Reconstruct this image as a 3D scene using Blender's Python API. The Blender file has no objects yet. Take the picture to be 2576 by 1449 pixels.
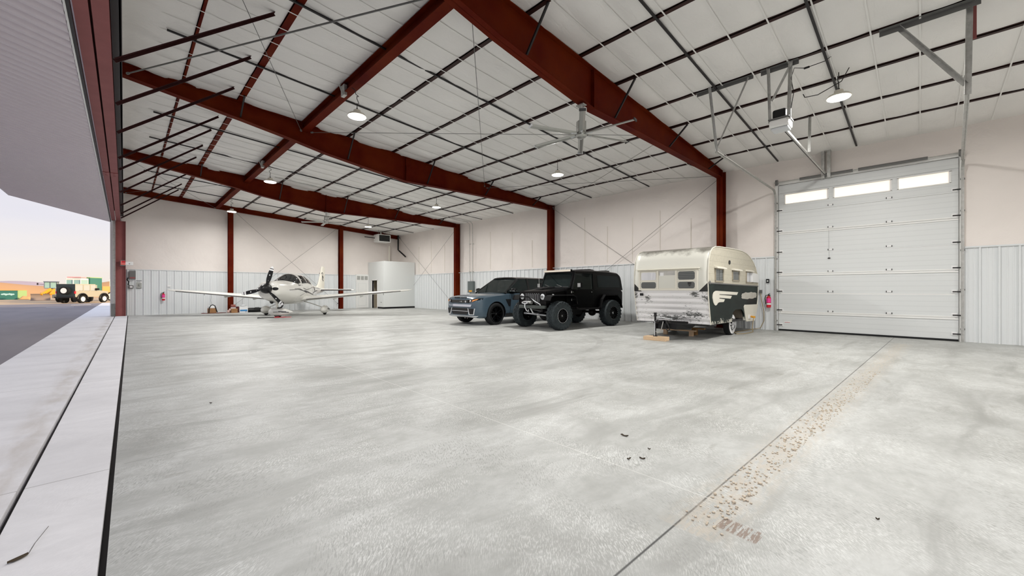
# hangar interior: whole scene in one script
SKY, SUN, LAMP, EXPO = 0.97, 5.5, 200., 0.18
import bpy, bmesh, math, random
from mathutils import Vector, Matrix
from mathutils.bvhtree import BVHTree
RND = random.Random(11)
SC = bpy.context.scene
COL = SC.collection
PI = math.pi
W, D, NY = 15.2, 28.2, -10.6          # right wall x, back wall y, front wall y
FRAMES = (4.88, 12.68, 20.4)
PURL = (1.03, 2.2, 5.05, 6.6, 7.95, 9.45, 10.75, 12.27, 13.65)


def roof(x):
    return 6.56 - 0.0671 * x


# ------------------------------------------------------------------ mesh builder
class MB:
    def __init__(s):
        s.v, s.f, s.m, s.mi = [], [], [], 0

    def add(s, vs, fs):
        b = len(s.v)
        s.v += [tuple(p) for p in vs]
        s.f += [tuple(b + i for i in f) for f in fs]
        s.m += [s.mi] * len(fs)
        return s

    def hexa(s, p):
        return s.add(p, [(0, 3, 2, 1), (4, 5, 6, 7), (0, 1, 5, 4), (1, 2, 6, 5), (2, 3, 7, 6), (3, 0, 4, 7)])

    def box(s, x0, x1, y0, y1, z0, z1):
        return s.hexa([(x0, y0, z0), (x1, y0, z0), (x1, y1, z0), (x0, y1, z0), (x0, y0, z1), (x1, y0, z1), (x1, y1, z1), (x0, y1, z1)])

    def obox(s, c, d, M):
        """box of size d centred at c, turned by 3x3 matrix M"""
        p = []
        for sz in (-.5, .5):
            for sx, sy in ((-.5, -.5), (.5, -.5), (.5, .5), (-.5, .5)):
                p.append(Vector(c) + M @ Vector((sx * d[0], sy * d[1], sz * d[2])))
        return s.hexa(p)

    def bar(s, a, b, w, h, up=(0, 0, 1)):
        a, b = Vector(a), Vector(b)
        t = (b - a).normalized()
        u = Vector(up)
        if abs(t.dot(u)) > .97:
            u = Vector((1, 0, 0))
        r = t.cross(u).normalized()
        u = r.cross(t)
        p = []
        for q in (a, b):
            p += [q - r * w / 2 - u * h / 2, q + r * w / 2 - u * h / 2, q + r * w / 2 + u * h / 2, q - r * w / 2 + u * h / 2]
        return s.hexa(p)

    def ring(s, c, t, r, n, ph=0.):
        t = Vector(t).normalized()
        u = Vector((0, 0, 1)) if abs(t.z) < .9 else Vector((1, 0, 0))
        a = t.cross(u).normalized()
        b = t.cross(a)
        return [Vector(c) + (a * math.cos(2 * PI * i / n + ph) + b * math.sin(2 * PI * i / n + ph)) * r for i in range(n)]

    def loft(s, rings, closed=True, caps=True):
        n = len(rings[0])
        vs = [p for r in rings for p in r]
        fs = []
        for k in range(len(rings) - 1):
            for i in range(n if closed else n - 1):
                j = (i + 1) % n
                fs.append((k * n + i, k * n + j, (k + 1) * n + j, (k + 1) * n + i))
        if caps and closed:
            fs.append(tuple(range(n))[::-1])
            fs.append(tuple((len(rings) - 1) * n + i for i in range(n)))
        return s.add(vs, fs)

    def cyl(s, a, b, r0, r1=None, n=14, caps=True):
        a, b = Vector(a), Vector(b)
        r1 = r0 if r1 is None else r1
        return s.loft([s.ring(a, b - a, r0, n), s.ring(b, b - a, r1, n)], True, caps)

    def tube(s, pts, r, n=8):
        pts = [Vector(p) for p in pts]
        rings = []
        for i, p in enumerate(pts):
            t = pts[min(i + 1, len(pts) - 1)] - pts[max(i - 1, 0)]
            rings.append((p, t.normalized()))
        # transported frame
        t0 = rings[0][1]
        u = Vector((0, 0, 1)) if abs(t0.z) < .9 else Vector((1, 0, 0))
        a = t0.cross(u).normalized()
        out = []
        for p, t in rings:
            a = (a - t * a.dot(t)).normalized()
            b = t.cross(a)
            out.append([p + (a * math.cos(2 * PI * i / n) + b * math.sin(2 * PI * i / n)) * r for i in range(n)])
        return s.loft(out)

    def lathe(s, prof, o, ax, n=28):
        """prof: (radius, along) pairs"""
        ax = Vector(ax).normalized()
        s.loft([s.ring(Vector(o) + ax * h, ax, max(r, 1e-4), n) for r, h in prof], True, False)
        k = len(s.v) - len(prof) * n
        if prof[0][0] < .045:
            s.add(s.v[k:k + n], [tuple(range(n))])
        if prof[-1][0] < .045:
            s.add(s.v[-n:], [tuple(range(n))]) if prof[0][0] >= .045 else s.add(s.v[k + (len(prof) - 1) * n:k + len(prof) * n], [tuple(range(n))])
        return s

    def prism(s, poly, plane, a, b):
        """poly in 2D; plane 'xz' extrudes y, 'xy' extrudes z, 'yz' extrudes x"""
        f = {'xz': lambda u, v, w: (u, w, v), 'xy': lambda u, v, w: (u, v, w), 'yz': lambda u, v, w: (w, u, v)}[plane]
        n = len(poly)
        return s.add([f(u, v, a) for u, v in poly] + [f(u, v, b) for u, v in poly],
                     [tuple(range(n))[::-1], tuple(range(n, 2 * n))] + [(i, (i + 1) % n, n + (i + 1) % n, n + i) for i in range(n)])

    def grid(s, fn, nu, nv):
        return s.add([fn(i / nu, j / nv) for j in range(nv + 1) for i in range(nu + 1)],
                     [(j * (nu + 1) + i, j * (nu + 1) + i + 1, (j + 1) * (nu + 1) + i + 1, (j + 1) * (nu + 1) + i) for j in range(nv) for i in range(nu)])

    def ball(s, c, r, nu=16, nv=10):
        r = (r, r, r) if not hasattr(r, '__len__') else r
        rings = []
        for k in range(nv + 1):
            th = PI * (0.02 + .96 * k / nv) - PI / 2
            rings.append([(c[0] + r[0] * math.cos(th) * math.cos(2 * PI * i / nu), c[1] + r[1] * math.cos(th) * math.sin(2 * PI * i / nu), c[2] + r[2] * math.sin(th)) for i in range(nu)])
        return s.loft(rings)

    def shell(s, quads, th):
        """thin slabs: each quad (4 points) thickened along its normal"""
        for q in quads:
            q = [Vector(p) for p in q]
            n = (q[1] - q[0]).cross(q[-1] - q[0]).normalized() * th / 2
            s.add([p - n for p in q] + [p + n for p in q], [tuple(range(len(q)))[::-1], tuple(range(len(q), 2 * len(q)))] + [(i, (i + 1) % len(q), len(q) + (i + 1) % len(q), len(q) + i) for i in range(len(q))])
        return s

    def bvh(s):
        return BVHTree.FromPolygons([Vector(v) for v in s.v], s.f)

    def build(s, name, mats, parent=None, smooth=False, bevel=0, seg=2, solid=0, angle=35):
        me = bpy.data.meshes.new(name)
        me.from_pydata(s.v, [], s.f)
        if not isinstance(mats, (list, tuple)):
            mats = [mats]
        for m in mats:
            me.materials.append(m)
        if len(mats) > 1:
            me.polygons.foreach_set('material_index', s.m)
        me.update()
        bm = bmesh.new()
        bm.from_mesh(me)
        bmesh.ops.recalc_face_normals(bm, faces=bm.faces[:])
        bm.to_mesh(me)
        bm.free()
        if smooth:
            me.polygons.foreach_set('use_smooth', [True] * len(me.polygons))
            me.set_sharp_from_angle(angle=math.radians(angle))
        o = bpy.data.objects.new(name, me)
        COL.objects.link(o)
        if parent:
            o.parent = parent
        if solid:
            md = o.modifiers.new('solid', 'SOLIDIFY')
            md.thickness = solid
            md.offset = 0
        if bevel:
            md = o.modifiers.new('bevel', 'BEVEL')
            md.width = bevel
            md.segments = seg
            md.limit_method = 'ANGLE'
            md.angle_limit = math.radians(35)
            md.harden_normals = False
        return o


def tag(o, label, cat, group=None):
    o['label'] = label
    o['category'] = cat
    if group:
        o['group'] = group
    return o


def struct(o):
    o['kind'] = 'structure'
    return o


def thing(name, label, cat, loc=(0, 0, 0), rz=0., group=None, scale=1.):
    o = bpy.data.objects.new(name, None)
    o.empty_display_size = .2
    COL.objects.link(o)
    o.location = loc
    o.rotation_euler = (0, 0, rz)
    o.scale = (scale,) * 3
    return tag(o, label, cat, group)


def dup(root, loc=None, rz=None, label=None):
    def cp(o, par):
        c = o.copy()
        COL.objects.link(c)
        if par:
            c.parent = par
        for ch in list(o.children):
            cp(ch, c)
        return c
    r = cp(root, None)
    if loc is not None:
        r.location = loc
    if rz is not None:
        r.rotation_euler = (0, 0, rz)
    if label:
        r['label'] = label
    return r


def cut(o, cutters, mat):
    """boolean difference, applied; the cut faces take mat"""
    bm = bmesh.new()
    bm.from_mesh(o.data)
    bmesh.ops.triangulate(bm, faces=bm.faces[:])
    bm.to_mesh(o.data)
    bm.free()
    c = cutters.build('cutter', mat, o.parent)
    md = o.modifiers.new('cut', 'BOOLEAN')
    md.object = c
    md.operation = 'DIFFERENCE'
    md.solver = 'EXACT'
    md.material_mode = 'TRANSFER'
    dg = bpy.context.evaluated_depsgraph_get()
    dg.update()
    me = bpy.data.meshes.new_from_object(o.evaluated_get(dg), preserve_all_data_layers=True, depsgraph=dg)
    o.modifiers.remove(md)
    old = o.data
    o.data = me
    me.name = old.name
    bpy.data.meshes.remove(old)
    bpy.data.objects.remove(c)
    me.set_sharp_from_angle(angle=math.radians(32))
    return o


def drape(bvh, quad, plane, sign, n=6, m=3, off=.006):
    """a patch of the given 2D quad laid on a body; plane 'yz' looks along x, 'xz' along y, 'xy' along z; sign = side it is seen from"""
    to3 = {'yz': lambda u, v: Vector((9 * sign, u, v)), 'xz': lambda u, v: Vector((u, 9 * sign, v)), 'xy': lambda u, v: Vector((u, v, 9 * sign))}[plane]
    d = -(to3(0, 0)).normalized()
    pts = []
    ok = True
    for j in range(m + 1):
        for i in range(n + 1):
            a, b = i / n, j / m
            u = (quad[0][0] * (1 - a) + quad[1][0] * a) * (1 - b) + (quad[3][0] * (1 - a) + quad[2][0] * a) * b
            v = (quad[0][1] * (1 - a) + quad[1][1] * a) * (1 - b) + (quad[3][1] * (1 - a) + quad[2][1] * a) * b
            o = to3(u, v)
            hit = bvh.ray_cast(o, d)
            if hit[0] is None:
                hit = (bvh.find_nearest(o + d * 8)[0],)
            pts.append(hit[0] - d * off)
    return pts, [(j * (n + 1) + i, j * (n + 1) + i + 1, (j + 1) * (n + 1) + i + 1, (j + 1) * (n + 1) + i) for j in range(m) for i in range(n)]


# ------------------------------------------------------------------ materials
def nt(name):
    m = bpy.data.materials.new(name)
    m.use_nodes = True
    t = m.node_tree
    return m, t, t.nodes['Principled BSDF']


def lin(c):
    return tuple((x / 255 / 12.92 if x / 255 <= .04045 else ((x / 255 + .055) / 1.055) ** 2.4) for x in c)


def N(t, typ, **kw):
    n = t.nodes.new(typ)
    for k, v in kw.items():
        if k.startswith('i_'):
            n.inputs[k[2:].replace('_', ' ')].default_value = v
        elif isinstance(k, str) and k[0] == 'n' and k[1:].isdigit():
            n.inputs[int(k[1:])].default_value = v
        else:
            setattr(n, k, v)
    return n


def coords(t, scale=None):
    tc = N(t, 'ShaderNodeTexCoord')
    if scale is None:
        return tc.outputs['Object']
    mp = N(t, 'ShaderNodeMapping')
    mp.inputs['Scale'].default_value = scale
    t.links.new(tc.outputs['Object'], mp.inputs['Vector'])
    return mp.outputs['Vector']


def ramp(t, fac, stops):
    r = N(t, 'ShaderNodeValToRGB')
    e = r.color_ramp.elements
    while len(e) < len(stops):
        e.new(.5)
    for el, (p, c) in zip(e, stops):
        el.position = p
        el.color = (*c, 1) if len(c) == 3 else c
    t.links.new(fac, r.inputs['Fac'])
    return r.outputs['Color']


def noise(t, vec, scale, detail=4, rough=.55, dist=0.):
    n = N(t, 'ShaderNodeTexNoise')
    n.inputs['Scale'].default_value = scale
    n.inputs['Detail'].default_value = detail
    n.inputs['Roughness'].default_value = rough
    n.inputs['Distortion'].default_value = dist
    t.links.new(vec, n.inputs['Vector'])
    return n.outputs['Fac']


def mix(t, fac, a, b):
    n = N(t, 'ShaderNodeMix', data_type='RGBA')
    for k, v in ((0, fac), (6, a), (7, b)):
        if hasattr(v, 'links'):
            t.links.new(v, n.inputs[k])
        else:
            n.inputs[k].default_value = v if k == 0 else (*v, 1)
    return n.outputs[2]


def mth(t, op, a, b=None, c=None):
    n = N(t, 'ShaderNodeMath', operation=op)
    for k, v in enumerate((a, b, c)):
        if v is None:
            continue
        if hasattr(v, 'links'):
            t.links.new(v, n.inputs[k])
        else:
            n.inputs[k].default_value = v
    return n.outputs[0]


def bump(t, bs, h, strength=.3, dist=.02):
    b = N(t, 'ShaderNodeBump')
    b.inputs['Strength'].default_value = strength
    b.inputs['Distance'].default_value = dist
    t.links.new(h, b.inputs['Height'])
    t.links.new(b.outputs['Normal'], bs.inputs['Normal'])


def mat(name, col, rough=.5, metal=0., spec=.5, var=None, vscale=6., bmp=None, coat=0., stretch=None):
    m, t, b = nt(name)
    b.inputs['Base Color'].default_value = (*col, 1)
    b.inputs['Roughness'].default_value = rough
    b.inputs['Metallic'].default_value = metal
    b.inputs['Specular IOR Level'].default_value = spec
    b.inputs['Coat Weight'].default_value = coat
    if var or bmp:
        v = coords(t, stretch)
        if var:
            f = noise(t, v, vscale)
            t.links.new(ramp(t, f, [(.35, col), (.68, var)]), b.inputs['Base Color'])
        if bmp:
            bump(t, b, noise(t, v, bmp[0]), bmp[1], bmp[2] if len(bmp) > 2 else .02)
    return m


def emit(name, col, s):
    m, t, b = nt(name)
    b.inputs['Base Color'].default_value = (*col, 1)
    b.inputs['Emission Color'].default_value = (*col, 1)
    b.inputs['Emission Strength'].default_value = s
    return m


def glass(name, tint, trans, rough=.03):
    """thin pane: part see-through, part reflecting"""
    m, t, b = nt(name)
    b.inputs['Base Color'].default_value = (*tint, 1)
    b.inputs['Roughness'].default_value = rough
    b.inputs['Specular IOR Level'].default_value = .22
    tr = N(t, 'ShaderNodeBsdfTransparent')
    tr.inputs['Color'].default_value = (*[.5 + .5 * c for c in tint], 1)
    mx = N(t, 'ShaderNodeMixShader')
    mx.inputs[0].default_value = trans
    t.links.new(b.outputs[0], mx.inputs[1])
    t.links.new(tr.outputs[0], mx.inputs[2])
    t.links.new(mx.outputs[0], t.nodes['Material Output'].inputs['Surface'])
    return m


def gm(name, *a, **k):
    return bpy.data.materials.get(name) or mat(name, *a, **k)


M = {}
M['insul'] = None
M['red'] = mat('red_oxide_steel', (.080, .0036, .0010), .6, 0, .06, var=(.135, .018, .003), vscale=.9)
M['red_dark'] = mat('dark_oxide_steel', (.030, .006, .006), .5, 0, .2)
M['red_header'] = mat('lit_header_steel', (.27, .085, .08), .6, 0, .3, var=(.31, .10, .095), vscale=3)  # red steel made paler: light from outside put into the colour
M['purlin'] = mat('purlin_steel', (.020, .006, .005), .5, 0, .25, var=(.034, .008, .006), vscale=1.5)
M['dark'] = mat('dark_steel', (.012, .010, .011), .5, 0, .4)
M['galv'] = mat('galvanised_steel', (.42, .42, .40), .42, .55, .5, var=(.54, .54, .52), vscale=14)
M['galv_dark'] = mat('grey_steel', (.16, .16, .155), .5, .3, .5)
M['white'] = mat('white_paint', (.80, .80, .78), .45)
M['wainscot'] = mat('white_ribbed_metal', (.72, .745, .755), .38, 0, .5)
M['plaster'] = mat('closet_paint', (.70, .72, .71), .7, bmp=(60, .05))
M['black'] = mat('black_plastic', (.006, .006, .007), .42, 0, .35)
M['rubber'] = mat('tyre_rubber', (.012, .013, .014), .75, 0, .25)
M['mudtyre'] = mat('mud_tyre_rubber', (.020, .026, .030), .7, 0, .3, var=(.035, .045, .048), vscale=12)
M['chrome'] = mat('bright_metal', (.75, .75, .76), .16, 1.)
M['alu'] = mat('brushed_aluminium', (.40, .40, .38), .34, .9)
M['silver'] = mat('silver_paint', (.62, .64, .66), .3, .3)
M['wood'] = mat('bare_timber', (.62, .43, .26), .75, var=(.72, .54, .36), vscale=5, stretch=(2, 12, 12))
M['card'] = mat('cardboard', (.33, .17, .07), .85, var=(.38, .20, .09), vscale=5)
M['red_paint'] = mat('red_enamel', (.55, .012, .025), .3)
M['pink'] = mat('pink_plastic', (.85, .05, .30), .4)
M['cream'] = mat('cream_paint', (.74, .71, .62), .5)
M['lamp'] = emit('lamp_lens', (1., .97, .92), 14.)
M['tan'] = mat('tan_plaster', (.42, .36, .27), .9, var=(.48, .42, .33), vscale=25)
M['label_white'] = mat('white_label', (.82, .82, .82), .6)
M['yellow'] = mat('yellow_paint', (.72, .33, .02), .5)
M['glass_dark'] = glass('tinted_glass', (.012, .018, .018), .25)
M['glass_black'] = mat('black_glass', (.004, .006, .007), .06, 0, .5)
# ------------------------------------------------------------------ surfaces of the setting
def xyz(t):
    s = N(t, 'ShaderNodeSeparateXYZ')
    t.links.new(coords(t), s.inputs[0])
    return s.outputs


def band(t, xs, P, Q, w, soft=.003):
    """1 within w/2 of the floor line P-Q (between its ends), else 0"""
    dx, dy = Q[0] - P[0], Q[1] - P[1]
    L = math.hypot(dx, dy)
    nx, ny, ux, uy = -dy / L, dx / L, dx / L, dy / L
    d = mth(t, 'ADD', mth(t, 'MULTIPLY_ADD', xs[0], nx, -(nx * P[0] + ny * P[1])), mth(t, 'MULTIPLY', xs[1], ny))
    a = mth(t, 'ADD', mth(t, 'MULTIPLY_ADD', xs[0], ux, -(ux * P[0] + uy * P[1])), mth(t, 'MULTIPLY', xs[1], uy))
    k = N(t, 'ShaderNodeMapRange')
    t.links.new(mth(t, 'ABSOLUTE', d), k.inputs['Value'])
    k.inputs['From Min'].default_value = w / 2 - soft
    k.inputs['From Max'].default_value = w / 2 + soft
    k.inputs['To Min'].default_value = 1
    k.inputs['To Max'].default_value = 0
    inside = mth(t, 'MULTIPLY', mth(t, 'GREATER_THAN', a, 0), mth(t, 'LESS_THAN', a, L))
    return mth(t, 'MULTIPLY', k.outputs[0], inside), d, a


def ring_band(t, xs, c, r, w):
    dx = mth(t, 'SUBTRACT', xs[0], c[0])
    dy = mth(t, 'SUBTRACT', xs[1], c[1])
    rr = mth(t, 'SQRT', mth(t, 'ADD', mth(t, 'MULTIPLY', dx, dx), mth(t, 'MULTIPLY', dy, dy)))
    return mth(t, 'LESS_THAN', mth(t, 'ABSOLUTE', mth(t, 'SUBTRACT', rr, r)), w / 2)


def concrete(name, light, dark, inside=True):
    m, t, b = nt(name)
    v = coords(t)
    xs = xyz(t)
    big = noise(t, coords(t, (.8, 1.3, 1)), .9, 8, .66, .8)
    c = ramp(t, big, [(.34, dark), (.46, tuple(.55 * a + .45 * q for a, q in zip(dark, light))), (.60, light)])
    # float marks: short scratchy strokes across the slab, in patches
    wn = N(t, 'ShaderNodeTexNoise')
    wn.inputs['Scale'].default_value = .9
    t.links.new(v, wn.inputs['Vector'])
    va = N(t, 'ShaderNodeVectorMath', operation='MULTIPLY_ADD')
    t.links.new(wn.outputs['Color'], va.inputs[0])
    va.inputs[1].default_value = (.55, .55, 0)
    t.links.new(v, va.inputs[2])

    def strokes(ang, sc, det=4):
        r_ = N(t, 'ShaderNodeVectorRotate', rotation_type='Z_AXIS')
        t.links.new(va.outputs[0], r_.inputs['Vector'])
        r_.inputs['Angle'].default_value = math.radians(ang)
        m_ = N(t, 'ShaderNodeMapping')
        m_.inputs['Scale'].default_value = sc
        t.links.new(r_.outputs[0], m_.inputs['Vector'])
        return noise(t, m_.outputs[0], 1., det, .62)
    pm = ramp(t, noise(t, v, 1.25, 4, .6), [(.44, (0, 0, 0)), (.56, (1, 1, 1))])
    st = strokes(-45, (24, 150, 1))
    k = mth(t, 'MULTIPLY', mth(t, 'MULTIPLY', ramp(t, st, [(.50, (0, 0, 0)), (.56, (1, 1, 1))]), pm), .72 if inside else .12)
    c = mix(t, k, c, tuple(min(1, q * 1.32) for q in light))
    pm2 = ramp(t, noise(t, coords(t, (1, 1, 3)), 1.7, 4, .6), [(.46, (0, 0, 0)), (.58, (1, 1, 1))])
    st2 = strokes(-62, (26, 110, 1))
    k2 = mth(t, 'MULTIPLY', mth(t, 'MULTIPLY', ramp(t, st2, [(.52, (0, 0, 0)), (.58, (1, 1, 1))]), pm2), .7 if inside else .12)
    c = mix(t, k2, c, tuple(q * .80 for q in dark))
    wide_ = strokes(4, (.16, 2.3, 1), 5)
    wm = ramp(t, noise(t, v, .55, 4, .6), [(.38, (0, 0, 0)), (.62, (1, 1, 1))])
    k3 = mth(t, 'MULTIPLY', mth(t, 'MULTIPLY', ramp(t, wide_, [(.50, (0, 0, 0)), (.62, (1, 1, 1))]), wm), .95 if inside else .1)
    c = mix(t, k3, c, tuple(q * .86 for q in dark))
    fine = ramp(t, noise(t, coords(t, (2.2, 3.4, 1)), 3.2, 8, .72), [(.42, (0, 0, 0)), (.62, (1, 1, 1))])
    c = mix(t, mth(t, 'MULTIPLY', fine, .35 if inside else .15), c, tuple(q * .9 for q in dark))
    blot = ramp(t, noise(t, coords(t, (1.6, 4.2, 1)), 1., 3, .5), [(.66, (0, 0, 0)), (.76, (1, 1, 1))])
    c = mix(t, mth(t, 'MULTIPLY', blot, .45 if inside else .1), c, (.22, .21, .18))
    if inside:
        for P, Q, w, col, f in (((1.2, .997), (15.2, .50), .011, (.03, .03, .03), .9),          # saw cut to the big door
                                ((2.65, .9), (2.78, 12.), .007, (.78, .78, .75), .55),
                                ((.0, 4.215), (7.0, 4.27), .008, (.16, .16, .15), .5),
                                ((7.6, .5), (7.8, 26), .006, (.25, .25, .24), .45),
                                ((.05, 12.4), (15.1, 12.5), .007, (.22, .22, .21), .5),
                                ((.05, 20.2), (15.1, 20.3), .008, (.22, .22, .21), .5)):
            k, d, a = band(t, xs, P, Q, w)
            c = mix(t, mth(t, 'MULTIPLY', k, f), c, col)
        # dried mud dragged in from the big door
        k, d, a = band(t, xs, (2.2, .87), (13.6, .30), .26, .10)
        nz = noise(t, coords(t, (5, 17, 1)), 1.6, 5, .7)
        k = mth(t, 'MULTIPLY', k, ramp(t, nz, [(.40, (0, 0, 0)), (.56, (1, 1, 1))]))
        c = mix(t, mth(t, 'MULTIPLY', k, .7), c, (.47, .42, .35))
        # one brown tyre print: lugs across a short patch
        k, d, a = band(t, xs, (2.43, .80), (2.41, .585), .13, .008)
        lug = mth(t, 'GREATER_THAN', mth(t, 'FRACT', mth(t, 'MULTIPLY_ADD', a, 18.5, .1)), .22)
        nz = noise(t, coords(t, (14, 90, 1)), 1., 3, .6)
        k = mth(t, 'MULTIPLY', mth(t, 'MULTIPLY', k, lug), ramp(t, nz, [(.42, (0, 0, 0)), (.5, (1, 1, 1))]))
        c = mix(t, mth(t, 'MULTIPLY', k, .8), c, (.20, .135, .10))
        for cc, r in (((4.35, 11.7), 1.7), ((4.35, 11.7), 1.05), ((4.7, 10.4), 2.6), ((6.2, 9.2), 2.9), ((6.2, 9.2), 4.3)):
            c = mix(t, mth(t, 'MULTIPLY', ring_band(t, xs, cc, r, .16), .16), c, (.2, .2, .19))
        for P, Q, w, f in (((1.0, 1.2), (12., 2.6), .5, .2), ((1.2, 2.0), (13.5, 3.2), .42, .16), ((3., .2), (14., -.9), .6, .16), ((2., 3.3), (12.5, 6.5), .5, .16)):
            k, d, a = band(t, xs, P, Q, w, .12)
            nz = ramp(t, noise(t, v, 1.4, 4, .6), [(.4, (0, 0, 0)), (.65, (1, 1, 1))])
            c = mix(t, mth(t, 'MULTIPLY', mth(t, 'MULTIPLY', k, nz), f * 1.7), c, tuple(q * .75 for q in dark))
    else:
        for yy in (4.14, 8.3, 12.4, 16.5, 20.4, 24.2):
            k, d, a = band(t, xs, (-1.6, yy - .06), (.2, yy + .04), .009)
            c = mix(t, mth(t, 'MULTIPLY', k, .6), c, (.12, .11, .1))
        k, d, a = band(t, xs, (-.70, -8), (-.44, 30), .22, .07)     # silt along the outer joint
        nz = ramp(t, noise(t, coords(t, (3, .8, 1)), 1.5, 4, .6), [(.38, (0, 0, 0)), (.6, (1, 1, 1))])
        c = mix(t, mth(t, 'MULTIPLY', mth(t, 'MULTIPLY', k, nz), .45), c, (.42, .37, .32))
    t.links.new(c, b.inputs['Base Color'])
    b.inputs['Roughness'].default_value = .48 if inside else .8
    b.inputs['Specular IOR Level'].default_value = .4
    bump(t, b, noise(t, v, 35, 4, .6), .06, .01)
    return m


def vinyl(name, col, wr):
    """white foil-faced insulation: fine creases"""
    m, t, b = nt(name)
    v = coords(t)
    mp = N(t, 'ShaderNodeMapping')
    mp.inputs['Scale'].default_value = wr
    t.links.new(v, mp.inputs['Vector'])
    n1 = noise(t, mp.outputs[0], 1., 6, .62, 1.2)
    n2 = noise(t, v, .8, 3, .5)
    c = ramp(t, n2, [(.3, tuple(q * .93 for q in col)), (.7, col)])
    t.links.new(c, b.inputs['Base Color'])
    b.inputs['Roughness'].default_value = .42
    b.inputs['Specular IOR Level'].default_value = .35
    h = mth(t, 'ADD', n1, mth(t, 'MULTIPLY', noise(t, v, 1.1, 3, .5, .8), 1.5))
    bump(t, b, h, .32, .05)
    return m


M['ceil'] = vinyl('ceiling_insulation', (.86, .845, .82), (2.2, 6, 2))
M['wallins'] = vinyl('wall_insulation', (.84, .785, .745), (1.3, 1.3, 1.3))
M['floor'] = concrete('floor_concrete', (.495, .503, .488), (.345, .348, .33))
M['apron'] = concrete('apron_concrete', (.72, .71, .72), (.62, .61, .62), False)

j1 = lambda y: -.098 + .0084 * y          # joint along the floor edge
j2 = lambda y: -.517 + .0068 * y          # joint along the outer strip
ya, yb = NY - 1, D + .3
o = struct(MB().prism([(j1(ya) + .015, ya), (15.5, ya), (15.5, yb), (j1(yb) + .015, yb)], 'xy', -.2, 0).build('floor', M['floor']))
o = struct(MB().prism([(j2(ya) + .017, ya), (j1(ya) - .015, ya), (j1(yb) - .015, yb), (j2(yb) + .017, yb)], 'xy', -.2, 0).build('trim_1', M['apron']))
o = struct(MB().prism([(-1.56, NY - 3), (j2(NY - 3) - .017, NY - 3), (j2(D + 28.8) - .017, D + 28.8), (-1.56, D + 28.8)], 'xy', -.2, -.004).build('apron_slab', M['apron']))
struct(MB().box(-.65, .3, NY - 1, D + .3, -.24, -.06).build('trim_2', M['dark']))

# outside ground
M['asphalt'] = mat('asphalt', (.165, .15, .165), .85, var=(.215, .195, .205), vscale=.6, bmp=(60, .1), stretch=(1, .25, 1))
M['dirt'] = mat('dry_dirt', (.44, .30, .18), .95, var=(.56, .42, .27), vscale=.35, bmp=(8, .2))
M['hill'] = mat('bare_hills', (.50, .25, .10), .95, var=(.60, .34, .15), vscale=.05)
struct(MB().box(-60, -1.56, -40, 57, -.3, -.02).build('asphalt_lot', M['asphalt']))
mb = MB()
mb.box(-180, 120, 57, 420, -.3, -.03)
mb.box(-.475, 30, 39.2, 57, -.3, -.01)
struct(mb.build('dirt_lot', M['dirt']))
mb = MB()
for x, y, L in ((-4.2, 46, 2.6), (-3.3, 51.5, 2.2)):
    mb.box(x, x + .1 + L * .5, y, y + .1, -.02, -.012)
struct(mb.build('lot_marking', M['label_white']))


def berm(u, v):
    x = -130 + 190 * u
    y = 102 + 26 * v
    h = (3.1 + .8 * math.sin(x * .11) + .5 * math.sin(x * .31 + 1)) * math.sin(PI * min(1, v * .98 + .01))
    return (x, y, max(-.1, h) - (.25 if v < .01 or v > .99 else .05))


o = MB().grid(berm, 60, 6).build('dirt_berm', M['hill'], smooth=True)
tag(o, 'long orange dirt bank on the horizon behind the parked machines', 'dirt bank')
M['far'] = mat('distant_hills', (.42, .33, .36), .95)


def hills(u, v):
    x = -420 + 640 * u
    h = (13 + 6 * math.sin(x * .021 + .4) + 4 * math.sin(x * .053)) * math.sin(PI * (v * .98 + .01))
    return (x, 620 + 160 * v, max(0, h))


struct(MB().grid(hills, 70, 6).build('hill_range', M['far'], smooth=True))

# ceiling: quilted insulation, gathered at every band and every purlin
PL = sorted((0.0,) + PURL + (3.8, 15.2))


def ceil_pt(u, v):
    x = -.3 + 15.6 * u
    y = NY + (D - NY) * v
    dp = min(abs(x - p) for p in PL)
    k = (y / .61) % 1.
    i = math.floor(y / .61)
    amp = .040 + .018 * math.sin(i * 2.3 + math.floor(x / 1.4) * 1.7)
    sag = amp * math.sin(PI * k) ** .8 * min(1., dp / .35)
    wob = .012 * math.sin(x * 4.1 + i * 1.9) * math.sin(PI * k)
    return (x, y, roof(x) - .071 - sag + wob * min(1, dp / .3) + .02 * math.exp(-(dp / .12) ** 2))


NS = 512
ceil = struct(MB().grid(ceil_pt, 78, NS).build('ceiling', M['ceil'], smooth=True, angle=80))
MBx = MB().hexa([(-.5, NY, roof(-.5) + .15), (15.5, NY, roof(15.5) + .15), (15.5, D + .2, roof(15.5) + .15), (-.5, D + .2, roof(-.5) + .15),
                 (-.5, NY, roof(-.5) + .25), (15.5, NY, roof(15.5) + .25), (15.5, D + .2, roof(15.5) + .25), (-.5, D + .2, roof(-.5) + .25)])
MBx.build('roof_sheet', M['white'], ceil)
M['bandw'] = mat('insulation_banding', (.82, .81, .785), .5)
mb = MB()
for k in range(-17, 46):
    y = k * .61
    mb.bar((.5, y, roof(.5) - .0925), (15.15, y, roof(15.15) - .0925), .024, .003)
o = mb.build('insulation_band', M['bandw'], ceil)
o['kind'] = 'stuff'


# walls: wrinkled insulation above, ribbed liner panel below
def rnd_fold(a, b):
    return .012 * math.sin(a * 1.7 + 1.3 * math.sin(b * .9)) + .008 * math.sin(b * 2.3 + a * .6)




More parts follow.
